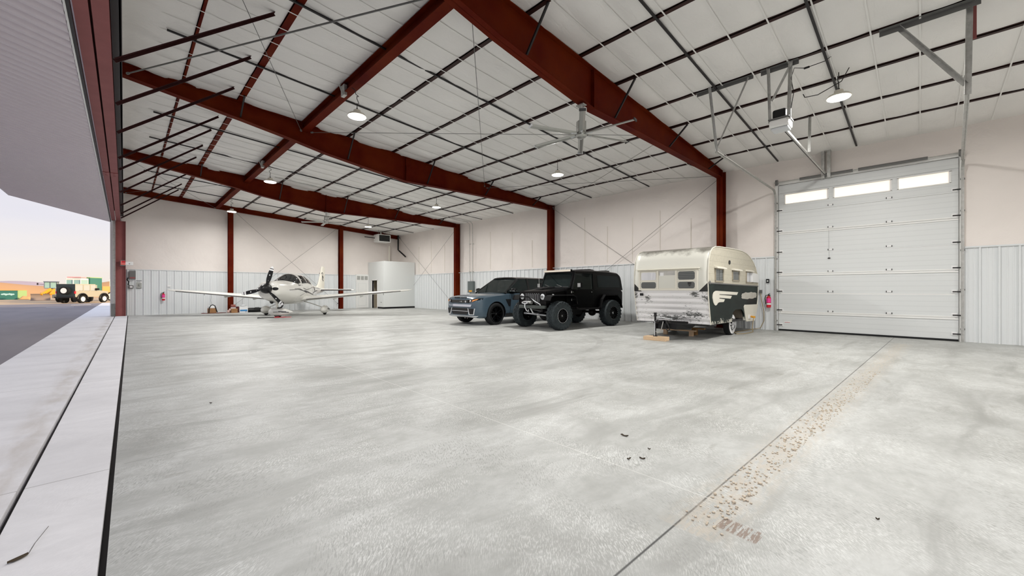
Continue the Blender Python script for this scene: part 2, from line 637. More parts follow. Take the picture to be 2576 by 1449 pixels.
def gather(y, z):
    """creases fanning out of the places where the blanket is pinched behind a column"""
    out = 0.
    for fy in FRAMES:
        for zc in (2.5, 3.9):
            d = abs(y - fy)
            if d < 1.8:
                a = math.atan2(z - zc, d + .05)
                out += .012 * math.exp(-((d - .45) / .55) ** 2) * math.exp(-((z - zc) / 1.0) ** 2) * math.sin(15 * a + fy)
    return out


WZ = 2.38
gy0, gy1, gz = -.70, 3.22, 4.70        # big door opening
wr = MB()


def wright(y0, y1, z0, f1):
    n = max(2, int((y1 - y0) / .11))
    wr.grid(lambda u, v: (W + .045 + rnd_fold(y0 + (y1 - y0) * u, z0 + (f1 - z0) * v) + gather(y0 + (y1 - y0) * u, z0 + (f1 - z0) * v), y0 + (y1 - y0) * u, z0 + (f1 - z0) * v), n, 30)


wright(NY, gy0, WZ - .05, 5.6)
wright(gy1, D + .05, WZ - .05, 5.6)
wright(gy0, gy1, gz, 5.6)
wall_right = struct(wr.build('wall_right', M['wallins'], smooth=True, angle=80))
mb = MB().box(W + .10, W + .15, NY, gy0, -.2, 5.75).box(W + .10, W + .15, gy1, D + .3, -.2, 5.75).box(W + .10, W + .15, gy0, gy1, gz, 5.75)
mb.build('outer_wall', M['white'], wall_right)


def ribs(a0, a1, z1, put):
    """liner panel: raised ribs every 0.31 m and two low ribs between"""
    pts = []
    n = int(round((a1 - a0) / .31))
    p = (a1 - a0) / n
    for i in range(n):
        b = a0 + i * p
        pts += [(b, 0), (b + .006, .036), (b + .040, .036), (b + .046, 0)]
        for q in (.37, .66):
            pts += [(b + p * q - .018, 0), (b + p * q - .008, .006), (b + p * q + .008, .006), (b + p * q + .018, 0)]
    pts.append((a1, 0))
    m = MB()
    vs = [put(a, d, 0) for a, d in pts] + [put(a, d, z1) for a, d in pts]
    k = len(pts)
    m.add(vs, [(i, i + 1, k + i + 1, k + i) for i in range(k - 1)])
    return m


mb = ribs(gy1, D, WZ, lambda a, d, z: (W + .02 - d, a, z))
m2 = ribs(NY, gy0 - .05, WZ, lambda a, d, z: (W + .02 - d, a, z))
mb.add(m2.v, m2.f)
for a, b in ((gy1, D), (NY, gy0 - .05)):
    mb.box(W - .024, W + .02, a, b, WZ - .01, WZ + .028)
mb.build('liner_panel', M['wainscot'], wall_right)

wb = MB().grid(lambda u, v: (-.1 + 15.35 * u, D + .05 + .7 * rnd_fold(15 * u, 4 * v + 2), WZ - .05 + (roof(-.1 + 15.35 * u) - .0 - WZ + .05) * v), 60, 14)
wall_back = struct(wb.build('wall_back', M['wallins'], smooth=True, angle=80))
MB().prism([(-.5, -.2), (15.5, -.2), (15.5, 5.75), (-.5, 6.8)], 'xz', D + .12, D + .3).build('outer_wall', M['white'], wall_back)
mb = ribs(.1, 12.8, WZ - .03, lambda a, d, z: (a, D + .02 - d, z))
mb.box(.1, 12.8, D - .022, D + .02, WZ - .04, WZ - .005)
mb.build('liner_panel', M['wainscot'], wall_back)
# fine stitched joints of the wall blanket (darker seams)
mb = MB()
for y in (6.0, 7.2, 8.4, 9.6, 10.8, 14.1, 15.6, 17.4, 22.0, 23.6, 25.2):
    mb.box(W + .005, W + .02, y - .004, y + .004, 2.5, 4.3 + .4 * math.sin(y * 3))
mb.build('blanket_seam', M['cream'], wall_right)

wf = MB().prism([(-.5, -.2), (15.5, -.2), (15.5, 5.75), (-.5, 6.8)], 'xz', NY - .2, NY)
struct(wf.build('wall_front', M['wallins']))
# side wall above the big opening
wl = MB().box(-.56, -.46, NY, D + .2, 5.05, 6.75)
wl.box(-.56, -.46, NY - .2, NY + 2.0, 0, 5.1)
struct(wl.build('wall_left', M['white']))
# ------------------------------------------------------------------ sky and sun
w = bpy.data.worlds.new('World')
SC.world = w
w.use_nodes = True
t = w.node_tree
bg = t.nodes['Background']
tc = N(t, 'ShaderNodeTexCoord')
sp = N(t, 'ShaderNodeSeparateXYZ')
t.links.new(tc.outputs['Generated'], sp.inputs[0])
mp = N(t, 'ShaderNodeMapping')
mp.inputs['Scale'].default_value = (1.5, 1.5, 9)
t.links.new(tc.outputs['Generated'], mp.inputs['Vector'])
cl = noise(t, mp.outputs[0], 1.3, 5, .55)
el = mth(t, 'ADD', sp.outputs[2], mth(t, 'MULTIPLY_ADD', cl, .14, -.07))
sky = ramp(t, el, [(0., (.84, .75, .68)), (.05, (.84, .79, .76)), (.12, (.77, .75, .79)), (.20, (.66, .67, .79)), (.29, (.84, .84, .91)), (.6, (.82, .88, 1.05)), (1., (.78, .86, 1.08))])
t.links.new(sky, bg.inputs['Color'])
bg.inputs['Strength'].default_value = SKY
sun = bpy.data.lights.new('sun', 'SUN')
sun.energy = SUN
sun.color = (1., .80, .55)
sun.angle = math.radians(1.5)
so = bpy.data.objects.new('sun', sun)
COL.objects.link(so)
dv = Vector((-.6 * math.cos(math.radians(14)), .8 * math.cos(math.radians(14)), -math.sin(math.radians(14))))
so.rotation_euler = dv.to_track_quat('-Z', 'Y').to_euler()
so.location = (40, -50, 25)
# camera
cam = bpy.data.cameras.new('camera')
cam.sensor_width = 36
cam.lens = 1001. / 2576 * 36
cam.shift_y = 4.2 / 2576
cam.clip_end = 2000
co = bpy.data.objects.new('camera', cam)
COL.objects.link(co)
co.location = (0, 0, 1.32)
co.rotation_euler = (PI / 2, 0, -math.radians(44.2755))
SC.camera = co
SC.view_settings.view_transform = 'Standard'
SC.view_settings.look = 'None'
SC.view_settings.gamma = 1
SC.view_settings.use_curve_mapping = False
SC.view_settings.exposure = EXPO
SC.cycles.max_bounces = 9
SC.cycles.diffuse_bounces = 6
SC.cycles.glossy_bounces = 4
SC.cycles.transparent_max_bounces = 9
SC.cycles.use_denoising = True
SC.cycles.sample_clamp_indirect = 6
# ------------------------------------------------------------------ steel frame
ORD = ('first', 'second', 'third', 'fourth', 'fifth', 'sixth', 'seventh', 'eighth', 'ninth')
HAUNCH = [(-.1, 6.2), (2.2, 5.86), (3.3, 5.68), (4.4, 5.47), (5.6, 5.31), (7.1, 5.13), (9., 5.17), (14.9, 5.22)]
RF = {FRAMES[0]: 'nearest and largest red steel rafter crossing overhead above the big fan', FRAMES[1]: 'second red steel rafter overhead, landing on the column behind the black off-roader',
      FRAMES[2]: 'third red steel rafter overhead, landing on the column left of the blue grey car'}
for fy in FRAMES:
    r = thing('roof_rafter', RF[fy], 'beam', (0, fy, 0))
    m = MB()
    for (xa, za), (xb, zb) in zip(HAUNCH[:-1], HAUNCH[1:]):
        ta, tb = roof(xa) - .095, roof(xb) - .095
        m.hexa([(xa, -.006, za), (xb, -.006, zb), (xb, .006, zb), (xa, .006, za), (xa, -.006, ta), (xb, -.006, tb), (xb, .006, tb), (xa, .006, ta)])
        m.hexa([(xa, -.006, ta), (xb, -.006, tb), (xb, .006, tb), (xa, .006, ta), (xa, -.006, roof(xa)), (xb, -.006, roof(xb)), (xb, .006, roof(xb)), (xa, .006, roof(xa))])
        for z0, z1, s in ((za, zb, 1), (ta, tb, -1)):
            m.hexa([(xa, -.10, z0), (xb, -.10, z1), (xb, .10, z1), (xa, .10, z0), (xa, -.10, z0 + .016 * s), (xb, -.10, z1 + .016 * s), (xb, .10, z1 + .016 * s), (xa, .10, z0 + .016 * s)])
    for x in (7.1, 14.9):           # stiffener plates
        zb = 5.13 if x < 8 else 5.22
        m.box(x - .008, x + .008, -.09, .09, zb, roof(x) - .06)
    m.build('beam', M['red'], r)
    for i, px in enumerate((2.2, 5.05, 7.95, 10.75, 13.65)):
        zb = 5.86 if px < 3 else (5.39 if px < 6 else (5.15 if px < 9 else 5.2))
        b = MB()
        for s in ((-1, 1) if px > 3 else (-1,)):
            b.bar((px + .02, s * .05, zb + .06), (px + .02, s * .55, roof(px) - .10), .035, .035)
        b.build('flange_brace', M['dark'], r)
CL = {FRAMES[0]: 'red steel wall column rising behind the travel trailer', FRAMES[1]: 'red steel wall column rising behind the black off-roader', FRAMES[2]: 'red steel wall column left of the grey electrical panel'}


def icol(m, x0, x1, y0, y1, z1, alongx=True):
    tk = .012
    if alongx:
        m.box(x0, x0 + tk, y0, y1, 0, z1).box(x1 - tk, x1, y0, y1, 0, z1)
        yc = (y0 + y1) / 2
        m.box(x0, x1, yc - .005, yc + .005, 0, z1)
    else:
        m.box(x0, x1, y0, y0 + tk, 0, z1).box(x0, x1, y1 - tk, y1, 0, z1)
        xc = (x0 + x1) / 2
        m.box(xc - .005, xc + .005, y0, y1, 0, z1)
    return m


for fy in FRAMES:
    m = MB()
    icol(m, W - .34, W + .0, fy - .1, fy + .1, 5.5)
    m.box(W - .4, W + .02, fy - .16, fy + .16, 0, .02)
    tag(m.build('wall_column', M['red']), CL[fy], 'column')
for x, l in ((4.44, 'red steel end wall column behind the airplane nose and the cardboard boxes'), (10.76, 'red steel end wall column behind the airplane left wing')):
    m = MB()
    icol(m, x - .12, x + .12, D - .30, D - .03, roof(x) - .3, False)
    tag(m.build('wall_column', M['red']), l, 'column')
m = MB().hexa([(-.1, D - .24, roof(-.1) - .36), (15.1, D - .24, roof(15.1) - .36), (15.1, D - .04, roof(15.1) - .36), (-.1, D - .04, roof(-.1) - .36),
               (-.1, D - .24, roof(-.1) - .34), (15.1, D - .24, roof(15.1) - .34), (15.1, D - .04, roof(15.1) - .34), (-.1, D - .04, roof(-.1) - .34)])
m.hexa([(-.1, D - .15, roof(-.1) - .35), (15.1, D - .15, roof(15.1) - .35), (15.1, D - .13, roof(15.1) - .35), (-.1, D - .13, roof(-.1) - .35),
        (-.1, D - .15, roof(-.1) - .06), (15.1, D - .15, roof(15.1) - .06), (15.1, D - .13, roof(15.1) - .06), (-.1, D - .13, roof(-.1) - .06)])
tag(m.build('roof_rafter', M['red']), 'shallow dark red rafter along the top of the far end wall', 'beam')
# jamb column of the big opening
r = thing('jamb_column', 'red steel jamb column at the far end of the wide hangar opening', 'column', (0, 27.9, 0))
icol(MB(), -.30, .06, -.12, .12, 4.75, True).build('post', M['red_header'], r)
MB().box(-.40, -.30, -.05, .05, 0, 4.75).build('edge_trim', M['galv'], r)
MB().box(-.46, -.33, -.16, .1, 0, .62).build('bumper_guard', M['galv_dark'], r)
for x, n in zip(PURL, (9, 8, 7, 6, 5, 4, 3, 2, 1)):
    z = roof(x) - .089
    w_ = .10 if x > 1.5 else .06
    if x == 2.2:
        w_ = .14
    m = MB().box(x - w_ / 2, x + w_ / 2, NY + .1, D - .12, z, z + .012)
    m.box(x - w_ / 2, x - w_ / 2 + .012, NY + .1, D - .12, z, z + .17)
    o = m.build('roof_purlin', M['purlin'] if x > 2.3 else M['red'])
    tag(o, '%s dark purlin under the white ceiling, counted from the right wall' % ORD[n - 1] if n > 1 else 'dark purlin under the white ceiling, nearest the right wall', 'purlin', 'purlins under the ceiling')
m = MB()
z = roof(3.8)
for a, b in ((.016, .33),):
    m.box(3.70, 3.90, NY + .1, D - .2, z - .34, z - .325).box(3.70, 3.90, NY + .1, D - .2, z - .105, z - .09).box(3.794, 3.806, NY + .1, D - .2, z - .324, z)
tag(m.build('ridge_girder', M['red']), 'deep red girder running the length of the ceiling, carrying a row of lamps', 'beam')
SAG = [(1.27, 'nearest of all, above the garage door opener unit'), (3.18, 'between the garage door hangers and the nearest rafter'), (7.55, 'just beyond the nearest rafter'), (10.28, 'just before the second rafter'),
       (15.3, 'just beyond the second rafter'), (17.9, 'just before the third rafter'), (23.0, 'just beyond the third rafter'), (25.6, 'last before the far end wall')]
for y, l in SAG:
    m = MB()
    xs = [.6] + [p for p in PL if .7 < p < 15] + [15.0]
    for a, b in zip(xs[:-1], xs[1:]):
        m.bar((a, y, roof(a) - .118), (b, y, roof(b) - .118), .038, .03)
    tag(m.build('bridging_angle', M['dark']), 'dark bridging angle running across the purlins, ' + l, 'bridging', 'bridging across the purlins')


def rod(a, b, label, r=.0065):
    m = MB().cyl(a, b, r, n=6)
    d = (Vector(b) - Vector(a)).normalized()
    for p, s in ((Vector(a), 1), (Vector(b), -1)):
        m.cyl(p, p + d * s * .06, .028, n=8)
    return tag(m.build('brace_rod', M['galv_dark']), label, 'brace rod', 'thin cross brace rods')


rod((.05, 5.0, 6.2), (3.7, 12.6, 5.95), 'thin roof brace rod from the opening header to the girder end at the second rafter')
rod((.05, 12.5, 6.2), (3.7, 4.98, 5.95), 'thicker roof brace rod from the second rafter heel back to the nearest girder end', .016)
rod((3.95, 5.0, 5.96), (10.7, 12.6, 5.6), 'thin rod hanging across the middle ceiling beside the lamp, long diagonal')
rod((3.95, 12.55, 5.96), (10.7, 5.0, 5.6), 'thin roof brace rod passing behind the big ceiling fan')
rod((10.8, 5.0, 5.55), (15.1, 12.6, 5.35), 'thin roof brace rod above the wall, from fan side to the second column top')
rod((10.8, 12.6, 5.55), (15.1, 5.0, 5.35), 'thin roof brace rod above the wall, running to the trailer column top')
rod((.05, 20.5, 6.2), (3.7, 27.9, 5.95), 'thin roof brace rod in the farthest bay, heel to girder')
rod((.05, 27.9, 6.2), (3.7, 20.5, 5.95), 'thin roof brace rod in the farthest bay, girder to corner')
rod((15.13, 12.6, 5.30), (15.13, 5.0, .15), 'thin wall brace rod sloping down from the second column to behind the trailer')
rod((15.10, 5.0, 5.24), (15.10, 12.6, .15), 'thin wall brace rod sloping down from the trailer column to behind the black off-roader')
rod((15.13, 27.9, 5.30), (15.13, 20.6, .15), 'thin wall brace rod falling from the far corner to behind the blue grey car')
rod((15.10, 20.5, 5.24), (15.10, 27.9, .15), 'thin wall brace rod sloping from the third column down behind the utility closet')
rod((4.56, 28.12, 6.0), (10.6, 28.12, .35), 'thin end wall brace rod sloping down rightwards behind the airplane')
rod((10.6, 28.09, 5.6), (4.56, 28.09, .35), 'thin end wall brace rod sloping down leftwards behind the airplane')

# opening header: two beams side by side, with kickers up to the roof
for (x0, x1), l in (((-.445, -.310), 'outer red header beam over the wide hangar opening'), ((-.285, -.130), 'inner red header beam over the wide hangar opening')):
    m = MB()
    for z0 in (4.75, 5.25):
        m.box(x0, x1, NY + .1, D - .2, z0, z0 + .016)
    xc = (x0 + x1) / 2
    m.box(xc - .006, xc + .006, NY + .1, D - .2, 4.766, 5.25)
    for y in (16.8,):
        m.box(x0 - .005, x1 + .005, y - .28, y + .28, 4.735, 4.752)
        for k in (-.15, .15):
            m.box(xc - .025, xc + .025, y + k - .07, y + k + .07, 4.725, 4.737)
    tag(m.build('header_beam', M['red_header']), l, 'beam')
m = MB().box(-.13, -.02, NY + .1, D - .2, 5.0, 5.02).box(-.05, -.03, NY + .1, D - .2, 5.0, 5.3)
tag(m.build('header_angle', M['dark']), 'dark angle along the inner edge of the opening header', 'beam')
KY = (8.14, 10.02, 11.82, 14.11, 15.43, 17.29, 19.0, 21.97, 24.31, 25.83)
for i, y in enumerate(KY):
    a, b = Vector((-.10, y, 4.66)), Vector((1.95, y, 6.33))
    m = MB().bar(a, b, .055, .008).bar(a + Vector((0, .028, -.02)), b + Vector((0, .028, -.02)), .008, .055)
    tag(m.build('header_kicker', M['red_dark']), ('slanting red kicker strut from the opening header to the roof, nearest' if i == 0 else
        'slanting red kicker strut from the opening header to the roof, farthest' if i == 9 else '%s slanting red kicker strut along the opening header, counted from the nearest' % (ORD[i] if i < 9 else 'tenth')), 'strut', 'kicker struts along the opening header')

# the hangar door, swung open as a canopy
dr = bpy.data.objects.new('door_2', None)
COL.objects.link(dr)
struct(dr)
m = MB()
pr, pts = .24, []
y = -9.
while y < 27.9:
    pts += [(y, 0), (y + .09, 0), (y + .125, -.065), (y + .205, -.065)]
    y += pr
pts.append((28.0, 0))
ax, az, bx, bz = -.52, 4.735, -3.62, 5.53
k = len(pts)
m.add([(ax, p, az + d) for p, d in pts] + [(bx, p, bz + d) for p, d in pts], [(i, i + 1, k + i + 1, k + i) for i in range(k - 1)])
m.hexa([(ax, -9, az + .01), (bx, -9, bz + .01), (bx, 28, bz + .01), (ax, 28, az + .01), (ax, -9, az + .16), (bx, -9, bz + .16), (bx, 28, bz + .16), (ax, 28, az + .16)])
M['doorskin'] = mat('door_skin', (.76, .71, .73), .5, 0, .4)
m.build('panel', M['doorskin'], dr)
MB().box(-.515, -.495, -9, 28.05, 4.675, 4.80).build('edge_flashing', M['white'], dr)
MB().box(-.492, -.462, -9, 28.0, 4.69, 4.78).build('seal', M['dark'], dr)
m = MB().hexa([(-.62, 27.85, 4.74), (-2.75, 27.85, 5.275), (-2.75, 27.98, 5.275), (-.62, 27.98, 4.74), (-.62, 27.85, 4.80), (-2.75, 27.85, 5.34), (-2.75, 27.98, 5.34), (-.62, 27.98, 4.80)])
m.build('end_channel', M['red_header'], dr)
m = MB().hexa([(bx - .02, -9, bz - .06), (bx + .06, -9, bz - .06), (bx + .06, 28, bz - .06), (bx - .02, 28, bz - .06), (bx - .02, -9, bz + .14), (bx + .06, -9, bz + .14), (bx + .06, 28, bz + .14), (bx - .02, 28, bz + .14)])
m.build('lip_trim', M['white'], dr)
# ------------------------------------------------------------------ big sectional door
d1 = bpy.data.objects.new('door_1', None)
COL.objects.link(d1)
d1.location = (W, (gy0 + gy1) / 2, 0)
struct(d1)
HW = (gy1 - gy0) / 2 - .02


def groove_mat():
    m, t, b = nt('door_steel_panel')
    xs = xyz(t)
    f = mth(t, 'FRACT', mth(t, 'MULTIPLY', xs[2], 1 / .135))
    g = mth(t, 'LESS_THAN', mth(t, 'ABSOLUTE', mth(t, 'SUBTRACT', f, .5)), .06)
    t.links.new(mix(t, mth(t, 'MULTIPLY', g, .16), (.68, .70, .70), (.35, .36, .37)), b.inputs['Base Color'])
    b.inputs['Roughness'].default_value = .42
    bump(t, b, mth(t, 'ADD', mth(t, 'MULTIPLY', g, -.6), mth(t, 'MULTIPLY', noise(t, coords(t), 2, 2), .4)), .25, .012)
    return m


M['doorp'] = groove_mat()
M['frost'] = None
m_, t_, b_ = nt('frosted_door_pane')
tl = N(t_, 'ShaderNodeBsdfTranslucent')
tl.inputs['Color'].default_value = (.93, .92, .90, 1)
mx = N(t_, 'ShaderNodeMixShader', n0=.85)
t_.links.new(b_.outputs[0], mx.inputs[1])
t_.links.new(tl.outputs[0], mx.inputs[2])
t_.links.new(mx.outputs[0], t_.nodes['Material Output'].inputs['Surface'])
M['frost'] = m_
ZB = [.05, .60, 1.20, 1.81, 2.46, 3.14, 3.80, 4.42, 4.68]
WIN = [(1.94, 3.03), (.56, 1.80), (-.54, .42)]          # panes, world y
cy = d1.location.y
for i, (a, b) in enumerate(zip(ZB[:-1], ZB[1:])):
    if i == 6:
        continue
    MB().box(.0, .05, -HW, HW, a + .003, b - .003).build('panel', M['doorp'], d1)
m = MB()
wz0, wz1 = 4.06, 4.37
m.box(0, .05, -HW, HW, 3.803, wz0)
m.box(0, .05, -HW, HW, wz1, 4.417)
ed = [-HW] + sum([[a - cy, b - cy] for a, b in sorted(WIN)], []) + [HW]
for a, b in zip(ed[::2], ed[1::2]):
    m.box(0, .05, a, b, wz0, wz1)
m.build('panel', M['doorp'], d1)
for a, b in WIN:
    f = MB()
    for y0, y1, z0, z1 in ((a - .02, b + .02, wz0 - .02, wz0 + .012), (a - .02, b + .02, wz1 - .012, wz1 + .02), (a - .02, a + .012, wz0, wz1), (b - .012, b + .02, wz0, wz1)):
        f.box(-.012, 0.0, y0 - cy, y1 - cy, z0, z1)
    o = f.build('window_frame', M['white'], d1)
    MB().box(.018, .026, a - cy, b - cy, wz0, wz1).build('pane', M['frost'], o)
for z in (.60, 1.81, 3.14):
    MB().box(-.022, 0, -HW, HW, z - .045, z - .012).box(-.012, 0, -HW, HW, z + .012, z + .04).build('stiffener_rail', M['white'], d1)
for y in (.60, 1.88):
    for z in (.60, 1.20, 1.81, 2.46, 3.14, 3.80):
        h = MB().box(-.014, 0, y - cy - .05, y - cy + .05, z + .05, z + .085)
        h.mi = 1
        for s in (-.056, .056):
            h.box(-.022, -.014, y - cy + s - .008, y - cy + s + .008, z + .045, z + .09)
        h.build('hinge', [M['label_white'], M['dark']], d1)
for s in (-1, 1):
    for z in (.12, .60, 1.20, 1.81, 2.46, 3.14, 3.80):
        h = MB().box(-.02, 0, s * (HW - .12), s * (HW - .02), z + .03, z + .12)
        h.mi = 1
        h.cyl((-.03, s * (HW - .10), z + .07), (-.03, s * (HW + .05), z + .07), .014, n=8)
        h.build('roller_bracket', [M['label_white'], M['dark']], d1)
MB().box(-.012, .05, -HW, HW, .004, .05).build('bottom_seal', M['rubber'], d1)
MB().box(-.003, 0, HW - .32, HW - .15, .26, .30).build('sticker', M['label_white'], d1)
MB().box(-.005, -.003, HW - .31, HW - .16, .272, .282).build('sticker_stripe', M['red_paint'], d1)
m = MB().tube([(-.02, .66, 3.14), (-.03, .655, 2.5), (-.03, .65, 2.3)], .002, 5).ball((-.03, .65, 2.27), (.02, .035, .018))
m.build('pull_cord', M['dark'], d1)
jm = MB()
for s in (-1, 1):
    jm.box(-.01, .10, s * (HW + .02), s * (HW + .10), 0, 4.78).box(.055, .10, s * (HW - .06), s * (HW + .03), 0, 4.72)
jm.box(-.01, .10, -HW - .1, HW + .1, 4.70, 4.78).box(.055, .10, -HW, HW, 4.40, 4.72)
jm.build('door_jamb', M['white'], d1)
# tracks
M['strut'] = M['galv']


def track(y, xe, label, zt=4.50, yend=0.):
    r = thing('door_track', label, 'door track', (W, y, 0), group='garage door tracks')
    pts = [(-.05, 0, .02), (-.05, 0, 4.2)]
    for k in range(1, 8):
        a = PI / 2 * k / 7
        pts.append((-.05 - .33 * (1 - math.cos(a)), 0, 4.2 + .33 * math.sin(a)))
    pts.append((xe - W, yend, zt))
    m = MB()
    for a, b in zip(pts[:-1], pts[1:]):
        m.bar(a, b, .05, .012, up=(0, 0, 1) if abs(b[2] - a[2]) < .02 else (1, 0, .3))
        m.bar((a[0], a[1] + .025, a[2]), (b[0], b[1] + .025, b[2]), .012, .05, up=(0, 0, 1) if abs(b[2] - a[2]) < .02 else (1, 0, .3))
    m.build('rail', M['galv'], r)
    for z in (.3, 1.3, 2.3, 3.3, 4.1):
        MB().box(-.05, .0, -.04, .04, z, z + .04).build('bracket', M['galv_dark'], r)
    return r


def strut(a, b, w=.045):
    m = MB().bar(a, b, w, .006)
    a, b = Vector(a), Vector(b)
    t = (b - a).normalized()
    u = Vector((0, 0, 1)) if abs(t.z) < .95 else Vector((1, 0, 0))
    r = t.cross(u).normalized() * (w / 2)
    m.bar(a + r + t.cross(r).normalized() * w / 2, b + r + t.cross(r).normalized() * w / 2, .006, w)
    n = int((b - a).length / .06)
    for k in range(n):
        p = a + t * (k + .5) * .06
        m.bar(p - t * .012, p + t * .012, .012, .010)
    return m


r = track(3.27, 9.76, 'galvanised garage door track on the trailer side, with its overhead rail')
tr = r
zr = roof(9.45) - .09
loc = Vector((W, 3.27, 0))
for a, b in (((9.80, 3.27, 4.5), (9.35, 3.27, zr)), ((9.80, 3.27, 4.6), (9.5, 2.55, zr))):
    strut(Vector(a) - loc, Vector(b) - loc).build('hanger_strut', M['galv'], r)
strut(Vector((9.45, 2.45, zr)) - loc, Vector((9.45, 3.6, zr)) - loc, .07).build('mount_angle', M['galv_dark'], r)
r = track(-.75, 9.70, 'galvanised garage door track at right, beside the ribbed wall', yend=.20)
loc = Vector((W, -.75, 0))
zr2 = roof(9.45) - .09
strut(Vector((9.60, -.53, 4.42)) - loc, Vector((9.60, -.55, zr2)) - loc, .075).build('hanger_strut', M['galv'], r)
strut(Vector((9.58, -.53, 4.60)) - loc, Vector((9.50, .24, zr2)) - loc, .06).build('hanger_strut', M['galv'], r)
strut(Vector((9.45, -.66, zr2)) - loc, Vector((9.45, .50, zr2)) - loc, .09).build('mount_angle', M['galv_dark'], r)
MB().bar(Vector((9.66, -.60, 5.30)) - loc, Vector((9.66, -.60, zr2)) - loc, .05, .02).build('red_hanger', M['red_header'], r)
# torsion shaft
r = thing('torsion_spring_shaft', 'grey torsion spring shaft above the garage door windows', 'spring shaft', (W - .12, cy, 4.77))
MB().cyl((0, -HW - .1, 0), (0, HW + .1, 0), .014, n=10).build('shaft', M['galv'], r)
for a, b in ((-1.4, -.02), (.10, 1.36)):
    MB().cyl((0, a, 0), (0, b, 0), .042, n=12).build('spring', M['galv_dark'], r)
for s in (-1, 1):
    MB().cyl((0, s * HW, 0), (0, s * (HW + .06), 0), .085, n=16).build('cable_drum', M['galv_dark'], r)
MB().box(-.06, .1, .60, .68, -.1, .75).box(-.06, .1, .74, .82, -.1, .75).build('centre_bracket', M['galv'], r)
# opener
r = thing('garage_door_opener', 'white and black garage door opener hanging on perforated steel angles', 'door opener', (9.55, 1.98, 0))
MB().box(-.16, .20, -.17, .17, 4.60, 4.75).build('housing', M['white'], r, bevel=.03)
MB().box(-.12, .16, -.15, .15, 4.555, 4.60).build('light_cover', M['silver'], r, bevel=.02)
MB().box(-.13, .11, -.12, .12, 4.77, 4.96).build('motor_cover', M['black'], r, bevel=.04)
MB().box(-.18, .22, -.18, .18, 4.75, 4.77).build('mount_plate', M['galv_dark'], r)
zr = roof(9.45) - .09
strut((-.12, .15, 4.7), (-.12, .18, zr)).build('hanger_strut', M['galv'], r)
strut((-.12, -.17, 4.7), (-.12, -.20, zr), .055).build('hanger_strut', M['galv'], r)
strut((-.12, .14, 5.15), (-.12, -.19, zr - .05)).build('hanger_strut', M['galv'], r)
strut((-.11, -.32, zr), (-.11, .33, zr), .08).build('mount_angle', M['galv_dark'], r)
m = MB()
m.bar((.2, 0, 4.70), (5.5, 0, 4.80), .03, .05)
m.build('rail', M['galv'], r)
MB().bar((.2, .03, 4.68), (5.5, .03, 4.78), .012, .012).build('chain', M['dark'], r)
strut((2.7, -.05, 4.76), (2.74, -.06, roof(12.27) - .09), .05).build('hanger_strut', M['galv'], r)
m = MB().tube([(-.12, -.2, 4.9), (-.10, -.24, 5.2), (-.12, -.2, 5.5), (-.1, -.25, zr - .15), (-.05, -.42, zr - .20), (.1, -.7, zr - .12), (.25, -.78, zr)], .007, 6)
m.cyl((-.06, -.40, zr - .205), (-.03, -.48, zr - .19), .02, n=8)
m.build('power_cord', M['black'], r)

# ------------------------------------------------------------------ lamps
LMP = [((3.80, 8.95, 5.28), 'round high bay lamp hanging on a curly cord below the girder, nearest of its row', .9), ((3.83, 16.6, 5.28), 'round high bay lamp below the girder, between second and third rafters', .9), ((3.9, 24.3, 5.28), 'round high bay lamp below the girder, farthest one by the end wall', .9),
       ((10.55, 8.6, 5.24), 'round high bay lamp hanging beside the big ceiling fan', .4), ((10.6, 16.0, 5.24), 'round high bay lamp above the blue grey car', .4), ((10.75, 23.7, 5.2), 'round high bay lamp nearest the white unit heater', .4), ((10.45, 1.16, 5.26), 'round high bay lamp beside the garage door opener', .4)]
HID = [((3.8, 1.2, 5.28), 'unseen round high bay lamp added below the girder, right above the viewpoint', .9), ((3.8, -6.5, 5.28), 'unseen round high bay lamp added below the girder, behind the viewpoint', .9), ((10.45, -6.5, 5.26), 'unseen round high bay lamp added by the right wall, behind the viewpoint', .4)]  # unseen lamps added for their light, continuing the two rows
lamp0 = None


def make_lamp(p, label):
    r = thing('high_bay_lamp', label, 'lamp', p, group='round high bay lamps')
    MB().lathe([(.02, .13), (.075, .125), (.085, .05), (.175, .03), (.205, .0), (.205, -.02), (.18, -.022)], (0, 0, 0), (0, 0, 1), 28).build('housing', M['cream'], r, smooth=True)
    MB().cyl((0, 0, -.030), (0, 0, -.020), .188, n=28).build('lens', M['lamp'], r)
    MB().cyl((0, 0, .13), (0, 0, .17), .018, n=8).cyl((0, 0, .17), (0, 0, .28), .008, n=6).build('hook', M['dark'], r)
    return r


for i, (p, l, h) in enumerate(LMP + HID):
    if p:
        if lamp0 is None:
            r = lamp0 = make_lamp(p, l)
        else:
            r = dup(lamp0, p, None, l)
            for ch in list(r.children):
                if ch.name.startswith('cord'):
                    bpy.data.objects.remove(ch)
        top = roof(p[0]) - .1 - p[2]
        if h > .6:
            pts = [(0, 0, .25)] + [(.05 * math.sin(k * 1.9 + i), .07 * math.cos(k * 1.3), .25 + (top - .55) * k / 7) for k in range(1, 7)] + [(-.08, .1, top - .28)]
        else:
            pts = [(0, 0, .25), (.01, .01, .32), (.04, .03, .38), (0, .0, .42), (0, 0, top)]
        MB().tube(pts, .008, 6).build('cord', M['dark'], r)
    ld = bpy.data.lights.new('lamp_light', 'AREA')
    ld.shape = 'DISK'
    ld.size = .36
    ld.energy = LAMP
    ld.color = (1., .98, .945)
    lo = bpy.data.objects.new('lamp_light', ld)
    COL.objects.link(lo)
    lo.location = (p[0], p[1], p[2] - .035)
